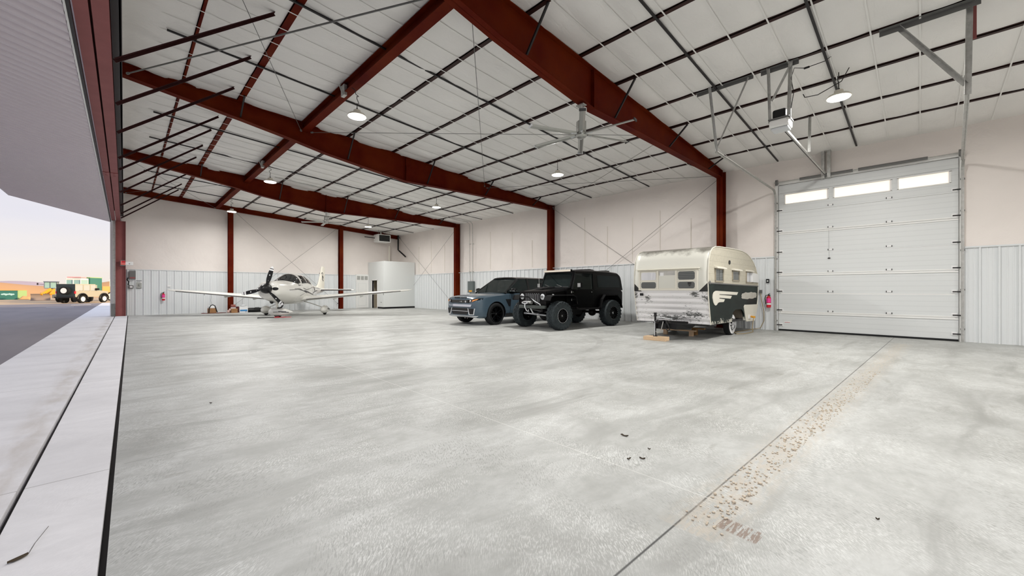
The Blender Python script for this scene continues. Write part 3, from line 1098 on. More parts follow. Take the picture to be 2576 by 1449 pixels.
# bagged cord box at the girder
for y, l in ((9.5, 'crumpled silver box clipped to the girder above the nearest cord lamp'), (17.2, 'crumpled silver box clipped to the girder above the second cord lamp')):
    m = MB().box(3.68, 3.76, y - .09, y + .09, roof(3.8) - .42, roof(3.8) - .16).tube([(3.67, y - .05, roof(3.8) - .40), (3.62, y, roof(3.8) - .2), (3.68, y + .08, roof(3.8) - .1)], .02, 6)
    tag(m.build('junction_box', M['galv'], None, bevel=.02), l, 'junction box', 'boxes clipped to the girder')
m = MB().tube([(10.35, .98, roof(10.4) - .1), (10.3, 1.1, 5.5), (10.45, 1.5, 5.42), (10.6, 1.75, 5.5), (10.6, 1.78, 5.58)], .009, 6)
tag(m.build('lamp_cable', M['black']), 'loose black cable hooped beside the lamp near the opener', 'cable')


# ------------------------------------------------------------------ ceiling fans
def make_fan(p, label, ph, R_=1.13, top=.5):
    r = thing('ceiling_fan', label, 'ceiling fan', p, group='six bladed ceiling fans')
    MB().cyl((0, 0, .05), (0, 0, .12), .10, n=24).lathe([(.085, .12), (.10, .14), (.10, .27), (.06, .30), (.03, .31)], (0, 0, 0), (0, 0, 1), 24).build('motor', M['alu'], r, smooth=True)
    MB().lathe([(.02, -.06), (.09, -.045), (.115, -.015), (.115, .03), (.09, .05)], (0, 0, 0), (0, 0, 1), 28).build('hub', M['alu'], r, smooth=True)
    MB().cyl((0, 0, .3), (0, 0, top), .025, n=10).box(-.06, .06, -.09, .09, top - .02, top).build('down_rod', M['galv'], r)
    MB().box(.05, .12, -.05, .03, top - .16, top - .03).tube([(.1, 0, top - .05), (.18, .03, top - .1), (.2, .02, top - .02)], .008, 6).build('junction_box', M['white'], r)
    for k in range(6):
        a = ph + k * PI / 3
        ca, sa = math.cos(a), math.sin(a)
        sec = [(-.055, -.012), (-.04, -.019), (.02, -.012), (.055, .006), (.058, .012), (.02, .016), (-.03, .012), (-.052, .002)]
        rings = []
        for q in (.13, R_):
            rings.append([(ca * q - sa * u, sa * q + ca * u, .018 + v + .12 * u) for u, v in sec])
        b = MB().loft(rings).build('blade', M['alu'], r)
        MB().bar((ca * .08, sa * .08, .015), (ca * .24, sa * .24, .004), .045, .014).build('blade_arm', M['silver'], b)
        MB().bar((ca * R_, sa * R_, .018), (ca * (R_ + .02), sa * (R_ + .02), .018), .125, .045).build('tip_cap', M['dark'] if k in (4, 3, 5) else M['silver'], b)
    return r


make_fan((6.74, 4.87, 4.50), 'large six bladed aluminium fan hanging from the nearest rafter', math.radians(37), top=.62)
make_fan((7.12, 20.4, 4.62), 'distant six bladed fan hanging from the third rafter', math.radians(20), top=.50)

# ------------------------------------------------------------------ unit heater
r = thing('unit_heater', 'white boxy unit heater hanging near the far right corner of the ceiling', 'heater', (13.42, 26.9, 4.74))
MB().box(-.48, .48, -.0, .72, 0, .55).build('cabinet', M['white'], r, bevel=.02)
m = MB().box(-.40, .40, -.012, 0, .06, .49)
m.build('louvre_opening', M['black'], r)
m = MB()
for k in range(7):
    m.bar((-.38, -.012, .10 + k * .055), (.38, -.012, .10 + k * .055), .02, .008)
m.build('louvre', M['galv_dark'], r)
MB().cyl((-.1, .36, .55), (-.1, .36, roof(13.4) - 4.82), .06, n=14).build('flue', M['galv'], r)
MB().cyl((-.50, .5, .30), (-1.25, .5, .32), .03, n=10).build('gas_pipe', M['dark'], r)
for x, y in ((-.42, .06), (.42, .06), (.42, .66)):
    MB().cyl((x, y, .55), (x, y, roof(13.42 + x) - 4.83), .008, n=6).build('hanger_rod', M['galv_dark'], r)
m = MB().tube([(14.95, 27.75, 5.45), (14.95, 27.75, 4.35), (14.97, 27.6, 4.25), (15.05, 26.9, 3.82), (15.05, 26.85, 3.78)], .055, 12)
tag(m.build('drain_pipe', M['black'], smooth=True), 'black pipe dropping from the rafter end and bending, in the far corner', 'pipe')
m = MB().cyl((14.3, 27.9, 3.2), (14.3, 27.9, 4.6), .06, n=12)
tag(m.build('vent_pipe', M['cream'], smooth=True), 'pale vent pipe rising from the roof of the utility closet', 'pipe')

# ------------------------------------------------------------------ utility closet and doors at the far corner
cx0, cy0, ch = 12.8, 25.75, 3.24
cl = struct(bpy.data.objects.new('wall_closet', None))
COL.objects.link(cl)
m = MB()
m.box(cx0, W, cy0, cy0 + .1, 0, ch)
m.box(cx0, cx0 + .1, cy0 + .1, 26.75, 0, ch).box(cx0, cx0 + .1, 27.55, D, 0, ch).box(cx0, cx0 + .1, 26.75, 27.55, 1.98, ch)
m.box(cx0, W, cy0, D, ch, ch + .06)
m.build('partition', M['plaster'], cl)
MB().box(cx0 - .012, W, cy0 - .012, cy0, 0, .12).box(cx0 - .012, cx0, cy0, 26.70, 0, .12).build('baseboard', M['black'], cl)
MB().box(cx0 + .15, W - .1, 27.9, 27.95, 0, 3.1).box(cx0 + .9, cx0 + .95, cy0 + .2, 27.9, 0, 3.1).build('inner_wall', M['tan'], cl)
m = MB()
for a, b in ((26.68, 26.75), (27.55, 27.66)):
    m.box(cx0 - .015, cx0 + .11, a, b, 0, 2.02)
m.box(cx0 - .015, cx0 + .11, 26.68, 27.66, 1.98, 2.06)
m.build('door_frame', M['white'], cl)
MB().box(cx0 - .02, cx0, 26.1, 26.2, .42, .46).build('outlet', M['galv_dark'], cl)
MB().box(cx0 - .006, cx0, 26.5, 26.57, 1.18, 1.29).build('light_switch', M['label_white'], cl)
d3 = struct(bpy.data.objects.new('door_3', None))
COL.objects.link(d3)
d3.location = (12.33, D - .05, 0)
MB().box(-.40, .40, -.02, .03, 0.01, 1.93).build('leaf', M['white'], d3)
m = MB()
for a, b in ((-.30, .30),):
    for z0, z1 in ((.18, .85), (1.0, 1.78)):
        for x0, x1, q0, q1 in ((a, b, z0, z0 + .02), (a, b, z1 - .02, z1), (a, a + .02, z0, z1), (b - .02, b, z0, z1)):
            m.box(x0, x1, -.028, -.02, q0, q1)
m.build('moulding', M['plaster'], d3)
m = MB()
for x0, x1, z0, z1 in ((-.46, -.40, 0, 2.42), (.40, .46, 0, 2.42), (-.4, .4, 1.93, 2.02), (-.4, .4, 2.30, 2.42), (-.16, -.11, 2.02, 2.3), (.11, .16, 2.02, 2.3)):
    m.box(x0, x1, -.03, .04, z0, z1)
m.build('frame', M['white'], d3)
MB().box(-.4, .4, 0, .01, 2.02, 2.3).build('transom_glass', M['galv'], d3)
MB().ball((.33, -.06, .95), .03, 10, 6).build('knob', M['chrome'], d3)

# ------------------------------------------------------------------ wall items
r = thing('electrical_panel', 'grey electrical panel on the right wall behind the blue grey car hood', 'electrical panel', (W - .02, 19.05, 1.14))
MB().box(-.14, 0, -.26, .26, 0, .69).build('cabinet', mat('panel_grey', (.12, .145, .145), .5), r, bevel=.01)
MB().box(-.15, -.14, -.23, .23, .03, .66).build('cover', mat('panel_cover', (.11, .135, .135), .45), r)
MB().box(-.153, -.15, -.17, .12, .05, .14).build('warning_label', M['yellow'], r)
for y, x1, l in ((19.20, 4.6, 'thin electrical conduit rising from the grey panel, far one of the pair'), (18.92, 7.5, 'thin electrical conduit rising from the grey panel, near one of the pair')):
    m = MB()
    pts = [(W - .09, y, 1.83), (W - .09, y, 5.2), (W - .12, y, 5.32), (W - .25, y, roof(W - .25) - .13)]
    pts += [(x1, y, roof(x1) - .13)]
    if y > 19.1:
        pts = [(W - .09, 19.12, 1.83), (W - .09, 19.14, 2.18), (W - .09, 19.17, 2.28)] + [(W - .09, y, 2.36)] + pts[1:]
    m.tube(pts, .014, 8)
    for z in (2.42, 4.1):
        m.box(W - .11, W - .02, y - .05, y + .05, z - .015, z + .015)
    tag(m.build('conduit', M['galv']), l, 'conduit')


def extinguisher(name, loc, rz, label):
    r = thing('fire_extinguisher', label, 'fire extinguisher', loc, rz, 'wall hung fire extinguishers')
    MB().lathe([(.04, .0), (.062, .01), (.065, .05), (.065, .30), (.055, .35), (.028, .375), (.02, .40)], (-.075, 0, 0), (0, 0, 1), 20).build('cylinder', M['red_paint'], r, smooth=True)
    MB().lathe([(.0665, .17), (.0665, .31)], (-.075, 0, 0), (0, 0, 1), 20).build('label', M['pink'], r)
    MB().lathe([(.0668, .10), (.0668, .15)], (-.075, 0, 0), (0, 0, 1), 20).build('white_label', M['label_white'], r)
    MB().box(-.095, -.055, -.02, .02, .39, .44).bar((-.075, 0, .45), (-.14, -.05, .47), .02, .01).bar((-.075, 0, .43), (-.13, -.05, .42), .02, .01).build('valve', M['black'], r)
    MB().tube([(-.075, .01, .41), (-.08, .08, .40), (-.09, .10, .32), (-.09, .09, .20), (-.09, .075, .12)], .012, 7).build('hose', M['black'], r)
    MB().box(-.02, 0, -.03, .03, .25, .42).build('bracket', M['galv_dark'], r)
    return r


e1 = extinguisher('e', (W - .02, 3.46, .73), 0, 'red fire extinguisher on the white panel between trailer and garage door')
e2 = dup(e1, (1.50, D - .02, .74), PI / 2, 'red fire extinguisher on the end wall near the airplane wing tip')
r = thing('wall_switch', 'small black door control button on the wall above the right fire extinguisher', 'switch', (W - .02, 3.50, 1.54))
MB().box(-.03, 0, -.045, .045, 0, .13).build('box', M['black'], r, bevel=.006)
MB().box(-.036, -.03, -.02, .02, .045, .085).build('button', M['label_white'], r)
r = thing('outlet', 'dark outlet box on the wall where the trailer cord plugs in', 'outlet', (W - .02, 3.70, 1.20))
MB().box(-.045, 0, -.04, .04, 0, .11).build('box', M['galv_dark'], r)
# left of end wall
r = thing('door_operator', 'red and white operator box on the jamb column of the wide opening', 'control box', (.0, 27.72, 2.52))
MB().box(-.14, .06, -.06, .06, -.02, .27).build('bracket_plate', M['galv_dark'], r)
MB().box(-.12, .05, -.075, -.06, .03, .24).build('red_cover', mat('faded_red', (.75, .16, .14), .5), r)
MB().box(-.08, .05, -.078, -.075, .14, .24).build('red_flash', M['red_paint'], r)
MB().box(.05, .33, -.07, .05, .03, .20).build('white_box', M['white'], r, bevel=.01)
MB().box(.17, .22, -.073, -.07, .08, .11).build('mark', M['galv_dark'], r)
r = thing('control_box', 'grey control cabinet on the end wall tucked against the jamb column', 'control box', (.30, D - .015, 1.86))
MB().box(-.11, .13, -.12, 0, 0, .42).build('cabinet', M['galv_dark'], r, bevel=.01)
MB().box(-.09, .11, -.125, -.12, .03, .10).build('red_strip', M['red_header'], r)
r = thing('push_button_station', 'small grey push button station with black hose below the corner cabinet', 'control box', (.25, D - .015, 1.38))
MB().box(-.09, .10, -.10, 0, 0, .16).build('box', M['galv_dark'], r, bevel=.01)
MB().box(-.04, .06, -.13, -.10, .04, .12).build('button', M['label_white'], r)
MB().tube([(-.1, -.06, .55), (-.14, -.09, .45), (-.08, -.1, .35), (-.1, -.08, .18), (-.05, -.05, .16)], .025, 7).build('hose', M['black'], r)
r = thing('wall_notice', 'white notice sheet with black writing on the end wall panel', 'notice', (.55, D - .03, 1.40))
MB().box(-.10, .10, -.008, 0, 0, .30).build('sheet', mat('notice_sheet', (.42, .43, .40), .7), r)
m = MB().box(-.10, .10, -.012, -.008, -.015, .005).box(-.11, .11, -.012, -.008, .37, .392)
for k in range(4):
    m.box(-.05 + .012 * (k % 2), .05 - .02 * (k % 3), -.012, -.008, .09 + k * .035, .105 + k * .035)
m.build('writing', M['black'], r)
MB().box(.05, .12, -.012, 0, .28, .35).build('white_tag', M['label_white'], r)
m = MB().box(1.66, 1.80, D - .035, D + .01, 1.47, 1.57)
tag(m.build('small_notice', M['label_white']), 'tiny pale card on the end wall just above the airplane wing tip', 'notice')

# ------------------------------------------------------------------ things along the end wall
r = thing('tote_box', 'cardboard box with a black strap over it, sitting on a dark red cloth', 'box', (3.52, 27.62, .02), .2)
MB().box(-.17, .17, -.14, .14, 0, .26).build('carton', M['card'], r, bevel=.006)
MB().box(-.165, .165, -.135, .135, .26, .40).build('white_lid', M['label_white'], r, bevel=.03)
MB().tube([(-.19, -.15, .02), (-.17, -.15, .3), (-.09, -.12, .43), (.0, -.10, .46), (.09, -.14, .40), (.16, -.16, .15), (.20, -.16, .03)], .024, 8).build('strap', M['black'], r)
tag(MB().grid(lambda u, v: (3.05 + 1.1 * u, 27.38 + .5 * v, .012 + .008 * math.sin(u * 17) * math.sin(v * 9)), 24, 10).build('red_cloth', mat('maroon_cloth', (.12, .012, .010), .9), solid=.012), 'dark red cloth spread on the floor under the strapped box', 'cloth')
r = thing('cardboard_box', 'brown cardboard box by the red end wall column, with a smaller one behind', 'box', (4.52, 27.40, 0), .1)
MB().box(-.17, .13, -.13, .13, 0, .24).build('carton', M['card'], r, bevel=.004)
MB().box(-.165, .125, -.132, -.13, .12, .135).build('tape', mat('tape', (.2, .10, .03), .4), r)
r = thing('toolbox', 'dark red toolbox topped with clutter behind the brown cardboard box', 'toolbox', (4.60, 27.74, 0))
MB().box(-.20, .20, -.14, .12, 0, .34).build('body', mat('maroon_case', (.09, .008, .008), .5), r, bevel=.01)
MB().box(-.19, .02, -.13, .08, .34, .46).build('lid_tray', mat('faded_case', (.32, .11, .09), .6), r, bevel=.01)
MB().box(-.22, .02, -.16, -.14, .24, .30).build('white_edge', M['label_white'], r)
tag(MB().ball((4.22, 27.30, .08), (.07, .09, .08), 10, 7).add(*(lambda b: (b.v, b.f))(MB().ball((4.30, 27.33, .18), (.06, .05, .07), 9, 6))).build('plastic_bag', mat('pink_bag', (.62, .42, .38), .6), smooth=True), 'small crumpled pale bag leaning at the left of the brown cardboard box', 'bag')
r = thing('paper_carton', 'white and blue carton on the floor right of the red end wall column', 'box', (4.95, 27.35, 0), -.05)
MB().box(-.20, .20, -.14, .14, 0, .34).build('carton', M['label_white'], r, bevel=.006)
MB().box(-.18, .17, -.144, -.14, .08, .17).build('blue_panel', mat('carton_blue', (.03, .22, .50), .5), r)
MB().box(.06, .17, -.146, -.144, .04, .06).build('dark_blue_mark', mat('carton_navy', (.02, .05, .2), .5), r)
MB().ball((-.02, 0, .40), (.14, .10, .07), 12, 7).build('lid_contents', M['silver'], r, smooth=True)
r = thing('duffel_bag', 'long black duffel bag lying by the end wall beside the white blue carton', 'bag', (5.62, 27.45, 0), -.04)
MB().loft([[(x, q * math.cos(a) * s, .13 + .13 * math.sin(a) * s) for a in [2 * PI * k / 14 for k in range(14)] for q in (.19,)] for x, s in ((-.46, .86), (-.4, .98), (0, 1.), (.36, .98), (.52, .6), (.60, .35))]).build('body', M['black'], r, smooth=True)
MB().tube([(-.15, -.16, .18), (-.1, -.20, .28), (.1, -.20, .28), (.15, -.16, .18)], .014, 6).build('handle', M['dark'], r)
MB().tube([(.45, -.1, .03), (.75, -.12, .02), (1.0, -.05, .02)], .02, 6).build('strap', M['black'], r)
tag(MB().tube([(3.55, D - .03, 1.2), (3.56, D - .04, .9), (3.53, D - .05, .7), (3.57, D - .1, .5), (3.55, 27.75, .42)], .005, 5).build('thin_cord', M['galv_dark']), 'thin grey cord dropping down the end wall to the strapped box', 'cord')

# ------------------------------------------------------------------ litter on the floor
M['leaf'] = mat('dry_leaf', (.05, .035, .02), .9)
LIT = [((3.23, 1.86), .07, 'dark twig on the concrete, farthest of the four bits of litter'), ((2.89, 1.51), .045, 'curled dry leaf on the concrete, right one of the close pair'), ((2.81, 1.58), .04, 'curled dry leaf on the concrete, left one of the close pair'), ((3.10, 1.56), .022, 'small dark crumb on the concrete above the leaf pair'), ((3.09, .17), .018, 'lone dark crumb on the concrete at lower right'), ((.72, 5.74), .03, 'lone dark crumb on the concrete at left, inside the opening joint')]
for (x, y), s, l in LIT:
    m = MB()
    a = RND.uniform(0, 3)
    for k in range(2):
        c, q = math.cos(a + k * .5), math.sin(a + k * .5)
        m.loft([[(x + c * u + q * wv * .6, y + q * u - c * wv * .6, .004 + zz + .012 * abs(u / s)) for wv, zz in ((-.2 * s * f, 0), (0, .006), (.2 * s * f, 0), (0, -.003))] for u, f in ((-s / 2, .1), (-s / 4, .8), (0, 1.), (s / 4, .7), (s / 2, .1))])
    tag(m.build('dry_leaf' if s > .035 else 'crumb', M['leaf']), l, 'litter')
m = MB()
x, y = -.37, 3.08
m.loft([[(x + u * .8 + wv * .3, y + u * .5 - wv, .006 + zz) for wv, zz in ((-.018 * f, 0), (0, .009), (.018 * f, 0), (0, -.003))] for u, f in ((-.04, .2), (-.015, .8), (.015, .8), (.036, .3))])
m.tube([(x + .03, y + .02, .006), (x + .04, y + .12, .008), (x + .07, y + .30, .006)], .0013, 4)
tag(m.build('feather', M['leaf']), 'dark feather with a long thin stem on the concrete strip at lower left', 'litter')
m = MB()
for k in range(700):
    u = RND.random() ** 1.2
    side = RND.choice((-1, -1, 1, 0))
    cx_ = 2.3 + 6.4 * u
    cy_ = .865 - .050 * (cx_ - 2.35) + side * .065 + RND.gauss(0, .024)
    s = RND.uniform(.002, .0075) * (1.3 if u < .6 else .8) * (1.7 if RND.random() < .08 else 1)
    m.ball((cx_, cy_, s * .5), (s * RND.uniform(.7, 1.5), s * RND.uniform(.7, 1.4), s * .7), 4, 3)
o = tag(m.build('mud_crumbs', mat('dry_mud', (.58, .50, .40), .95)), 'trail of dried mud crumbs leading in from the garage door', 'mud')
o['kind'] = 'stuff'
# ------------------------------------------------------------------ wheels
def wheel(parent, c, R_, wd, side, rim_r, rubber, rim_mat, spokes=5, tread=None, whitewall=False, dish=.03, name='wheel'):
    """wheel with its axle along y; side = +1 shows its face toward +y"""
    cx, cy_, cz = c
    t = MB()
    sh = R_ * .10
    hw = wd / 2
    prof = [(rim_r, -hw * .85), (rim_r + .02, -hw * .98), (R_ - sh, -hw), (R_ - sh * .3, -hw * .88), (R_, -hw * .7), (R_, hw * .7), (R_ - sh * .3, hw * .88), (R_ - sh, hw), (rim_r + .02, hw * .98), (rim_r, hw * .85)]
    t.lathe(prof, c, (0, 1, 0), 40)
    if tread == 'mud':
        n = 22
        for k in range(n):
            for row, (y0, y1, off, tilt) in enumerate(((-.98, -.52, 0, .05), (.52, .98, .5, -.05), (-.44, -.02, .5, .10), (.02, .44, 0, -.10))):
                a = 2 * PI * (k + off) / n
                pts = []
                for rr in (R_ - .022, R_ + .016 - (.012 if row < 2 else 0)):
                    for yy, da in ((y0, -.075 - tilt), (y1, -.075 + tilt), (y1, .075 + tilt), (y0, .075 - tilt)):
                        q = rr - (.02 if abs(yy) > .9 else 0)
                        pts.append((cx + math.cos(a + da) * q, cy_ + yy * hw, cz + math.sin(a + da) * q))
                t.hexa(pts)
                if row < 2:      # side biters
                    s_ = -1 if row == 0 else 1
                    pts = []
                    for rr in (R_ - .085, R_ - .01):
                        for yy, da in ((.93, -.05), (1.035, -.05), (1.035, .05), (.93, .05)):
                            pts.append((cx + math.cos(a + da) * rr, cy_ + s_ * yy * hw, cz + math.sin(a + da) * rr))
                    t.hexa(pts)
    tire = t.build('tire', rubber, parent, smooth=True, angle=28)
    if whitewall:
        MB().lathe([(rim_r + .015, side * hw * .99), (rim_r + .012, side * hw * 1.02), (R_ - sh * 1.15, side * hw * 1.03), (R_ - sh * 1.1, side * hw * .99)], c, (0, 1, 0), 40).build('whitewall', M['label_white'], tire, smooth=True)
    y0 = side * hw
    r = MB()
    r.lathe([(rim_r + .004, -hw * .8), (rim_r + .004, hw * .8), (rim_r - .02, hw * .8), (rim_r - .03, -hw * .8)], c, (0, 1, 0), 36)
    f = y0 * .86 - side * dish
    r.lathe([(rim_r + .008, f + side * .045), (rim_r + .008, f + side * .06), (rim_r - .018, f + side * .05), (rim_r - .025, f)], c, (0, 1, 0), 36)
    r.lathe([(.001, f + side * .01), (.07, f + side * .01), (.085, f - side * .03), (.09, f - side * .06)], c, (0, 1, 0), 20)
    for k in range(spokes):
        a = 2 * PI * k / spokes + .3
        for da in (-.11, .11):
            r.bar((cx + math.cos(a) * .05, cy_ + f - side * .01, cz + math.sin(a) * .05), (cx + math.cos(a + da * 2.2) * (rim_r - .01), cy_ + f + side * .02, cz + math.sin(a + da * 2.2) * (rim_r - .01)), .035, .03, up=(0, 1, 0))
    r.cyl((cx, cy_ + f - side * .09, cz), (cx, cy_ + f - side * .07, cz), rim_r * .82, n=24)
    rim = r.build('rim', rim_mat, tire)
    b = MB()
    for k in range(5):
        a = 2 * PI * k / 5
        b.cyl((cx + math.cos(a) * .05, cy_ + f, cz + math.sin(a) * .05), (cx + math.cos(a) * .05, cy_ + f + side * .022, cz + math.sin(a) * .05), .008, n=6)
    b.cyl((cx, cy_ + f, cz), (cx, cy_ + f + side * .025, cz), .03, n=12)
    b.build('hub_cap', M['chrome'], tire)
    return tire, f


def half(sec):
    """full ring from a half profile (bottom centre -> top centre)"""
    return sec + [(-y, z) for y, z in reversed(sec[1:-1])]


# ================================================================== blue grey estate car
M['suv'] = mat('blue_grey_paint', (.062, .098, .130), .30, .25, .5, coat=.6)
M['gloss'] = mat('gloss_black', (.003, .0035, .004), .14, 0, .3)
car = thing('suv', 'blue grey sport utility car with black roof, parked behind the black off-roader', 'car', (11.50, 12.07, 0), PI, scale=1.04)
S = []


def csec(x, y, zb, zs, zt, yt, crown=.02):
    return (x, half([(0, zb), (y * .86, zb), (y * .965, zb + .07), (y, zb + .22), (y, .62), (y * .995, .80), (y * .985, zs), (yt, zt - .02), (yt * .72, zt), (0, zt + crown)]))


SE = [csec(2.36, .60, .38, .80, .93, .52, .0), csec(2.335, .76, .33, .84, .965, .66, .005), csec(2.27, .86, .29, .88, .995, .76, .01), csec(2.12, .935, .26, .94, 1.035, .82, .015), csec(1.85, .975, .25, 1.0, 1.07, .84, .02), csec(1.45, .99, .25, 1.045, 1.105, .85, .025),
      csec(1.0, .985, .25, 1.075, 1.135, .86, .025), csec(.85, .98, .25, 1.085, 1.15, .87, .02), csec(0, .985, .25, 1.10, 1.17, .89, .01), csec(-1.0, .985, .25, 1.12, 1.19, .89, .01), csec(-1.46, .99, .26, 1.13, 1.20, .89, .01),
      csec(-2.0, .97, .30, 1.13, 1.21, .86, .01), csec(-2.35, .92, .36, 1.12, 1.20, .80, .0), csec(-2.5, .84, .45, 1.05, 1.14, .70, .0)]
body = MB().loft([[(x, y, z) for y, z in ring] for x, ring in SE])
bv = body.bvh()
bo = body.build('body', M['suv'], car, smooth=True, angle=40)
for ax in (1.46, -1.46):
    for s in (-1, 1):
        cut(bo, MB().cyl((ax, s * .60, .40), (ax, s * 1.2, .40), .445, n=40), M['black'])
for ax in (1.46, -1.46):
    for s in (-1, 1):
        wheel(car, (ax, s * .835, .40), .40, .275, s, .285, M['rubber'], M['gloss'], 5)
    MB().cyl((ax, -.8, .38), (ax, .8, .38), .05, n=8).build('axle', M['black'], car)
# cabin
roofp = lambda x: 1.765 - .045 * ((x + .45) / 1.1) ** 2 if x > -.45 else 1.765 - .05 * ((x + .45) / 1.75) ** 2
rings = []
for x in (.16, .02, -.4, -1.0, -1.6, -2.1, -2.32):
    z = roofp(x)
    w2 = .69 - .03 * max(0, (-x - 1.2))
    rings.append([(x, 0, z + .012), (x, .4, z + .004), (x, .60, z - .02), (x, w2, z - .065), (x, w2 - .03, z - .085), (x, .5, z - .05), (x, 0, z - .03), (x, -.5, z - .05), (x, -w2 + .03, z - .085), (x, -w2, z - .065), (x, -.60, z - .02), (x, -.4, z + .004)])
MB().loft(rings).build('roof', M['gloss'], car, smooth=True, angle=50)
WS = [(.93, .86), (.14, .665)]
for s in (-1, 1):
    MB().bar((.95, s * .865, 1.13), (.14, s * .672, 1.665), .075, .05).build('windshield_pillar', M['gloss'], car)
    m = MB()
    for xa, xb, wd in ((-.33, -.40, .10), (-1.30, -1.38, .10)):
        m.bar((xa, s * .885, 1.15), (xb, s * .685, 1.70), wd, .03, up=(0, 1, 0))
    m.hexa([(-2.02, s * .86, 1.17), (-2.42, s * .80, 1.17), (-2.28, s * .64, 1.66), (-2.05, s * .67, 1.68), (-2.02, s * .82, 1.17), (-2.42, s * .76, 1.17), (-2.28, s * .60, 1.66), (-2.05, s * .63, 1.68)])
    m.build('window_pillar', M['gloss'], car)
    for xa, xb in ((.84, -.33), (-.33, -1.32), (-1.32, -2.06)):
        xt = .14 if xa > .5 else xa - .06
        MB().shell([[(xa, s * .885, 1.165), (xb, s * .885, 1.175), (xb - .06, s * .68, 1.69), (xt, s * .68, 1.675)]], .008).build('side_window', M['glass_dark'], car)
    m = MB().bar((.72, s * .90, 1.145), (-2.3, s * .86, 1.185), .02, .03)
    m.build('window_trim', M['gloss'], car)
    # mirror
    m = MB().ball((.66, s * 1.03, 1.25), (.10, .13, .085), 16, 10)
    mr = m.build('mirror', M['gloss'], car, smooth=True)
    MB().box(.56, .58, s * .93 if s > 0 else s * 1.12, s * 1.12 if s > 0 else s * .93, 1.18, 1.30).build('mirror_glass', M['chrome'], mr)
    MB().box(.60, .75, min(s * .92, s * 1.14), max(s * .92, s * 1.14), 1.215, 1.228).build('mirror_strip', M['silver'], mr)
    # side details
    p, f = drape(bv, [(1.02, .92), (.74, .92), (.78, .66), (.86, .66)], 'xz', s, 6, 4, .004)
    MB().add(p, f).build('fender_vent', M['black'], car, solid=.012)
    for x in (.35, -.80):
        p, f = drape(bv, [(x, .98), (x - .22, .985), (x - .22, .955), (x, .95)], 'xz', s, 4, 1, .012)
        MB().add(p, f).build('door_handle', M['suv'], car, solid=.02)
    for x in (.80, -.36, -1.28):
        p, f = drape(bv, [(x, 1.08), (x - .012, 1.08), (x - .012, .38), (x, .38)], 'xz', s, 1, 10, .001)
        MB().add(p, f).build('door_gap', M['black'], car, solid=.003)
    p, f = drape(bv, [(1.0, .40), (-1.0, .40), (-1.0, .28), (1.0, .28)], 'xz', s, 12, 2, .012)
    MB().add(p, f).build('sill', M['black'], car, solid=.015)
    # lamps
    p, f = drape(bv, [(s * .46, .905), (s * .93, .965), (s * .93, .915), (s * .50, .80)], 'yz', 1, 8, 4, .008)
    hl = MB().add(p, f).build('headlight', M['gloss'], car, solid=.012)
    p, f = drape(bv, [(s * .70, .905), (s * .86, .945), (s * .84, .905), (s * .69, .835)], 'yz', 1, 5, 3, .022)
    MB().add(p, f).build('indicator', gm('amber_lens', (.75, .30, .10), .2), hl, solid=.006)
    q = bv.ray_cast(Vector((5, s * .60, .868)), Vector((-1, 0, 0)))[0]
    MB().lathe([(.001, .03), (.036, .028), (.042, .0), (.03, -.02)], q, (1, 0, 0), 16).build('lamp_lens', M['chrome'], hl, smooth=True)
    p, f = drape(bv, [(s * .50, .60), (s * .78, .60), (s * .74, .40), (s * .56, .40)], 'yz', 1, 5, 4, .006)
    fg = MB().add(p, f).build('side_intake', M['black'], car, solid=.012)
    m = MB()
    for quad in ([(s * .46, .62), (s * .50, .60), (s * .57, .40), (s * .53, .385)], [(s * .78, .61), (s * .81, .61), (s * .765, .385), (s * .74, .40)], [(s * .53, .405), (s * .765, .405), (s * .76, .38), (s * .535, .38)]):
        p, f = drape(bv, quad, 'yz', 1, 3, 4, .020)
        m.add(p, f)
    m.build('intake_trim', M['silver'], fg, solid=.014)
    m = MB().box(-2.52, -2.46, min(s * .55, s * .82), max(s * .55, s * .82), .82, 1.10)
    m.build('tail_light', M['red_paint'], car)
MB().shell([[(.95, .86, 1.145), (.95, -.86, 1.145), (.14, -.66, 1.685), (.14, .66, 1.685)]], .008).build('windshield', M['glass_dark'], car)
MB().shell([[(-2.44, .78, 1.19), (-2.44, -.78, 1.19), (-2.30, -.62, 1.66), (-2.30, .62, 1.66)]], .008).build('rear_window', M['glass_black'], car)
MB().box(-.55, .85, -.84, .84, 1.10, 1.19).build('dashboard', M['black'], car)
for x in (-.25, -1.2):
    for s in (-.38, .38):
        m = MB().box(x - .10, x + .04, s - .25, s + .25, 1.0, 1.45).box(x - .08, x, s - .13, s + .13, 1.45, 1.60)
        m.build('seat', M['black'], car, bevel=.04)
p, f = drape(bv, [(-.47, .905), (.47, .905), (.49, .80), (-.49, .80)], 'yz', 1, 14, 4, .010)
gr = MB().add(p, f).build('grille', M['black'], car, solid=.012)
m = MB()
for z in (.83, .855, .88):
    p, f = drape(bv, [(-.46, z + .003), (.46, z + .003), (.46, z - .003), (-.46, z - .003)], 'yz', 1, 14, 1, .018)
    m.add(p, f)
m.build('grille_bar', M['galv_dark'], gr, solid=.005)
for yy, rr in ((.34, .036), (.10, .022), (.02, .010)):
    q = bv.ray_cast(Vector((5, yy, .845)), Vector((-1, 0, 0)))[0]
    MB().lathe([(.001, .026), (rr, .024), (rr, .01)], q, (1, 0, 0), 14).build('badge', M['silver'], gr)
p, f = drape(bv, [(-.66, .745), (.66, .745), (.62, .665), (-.62, .665)], 'yz', 1, 16, 3, .012)
MB().add(p, f).build('bumper_strip', mat('pale_blank_plate', (.62, .64, .72), .3, .3), car, solid=.014)
p, f = drape(bv, [(-.60, .745), (-.42, .745), (-.42, .665), (-.60, .665)], 'yz', 1, 4, 3, .022)
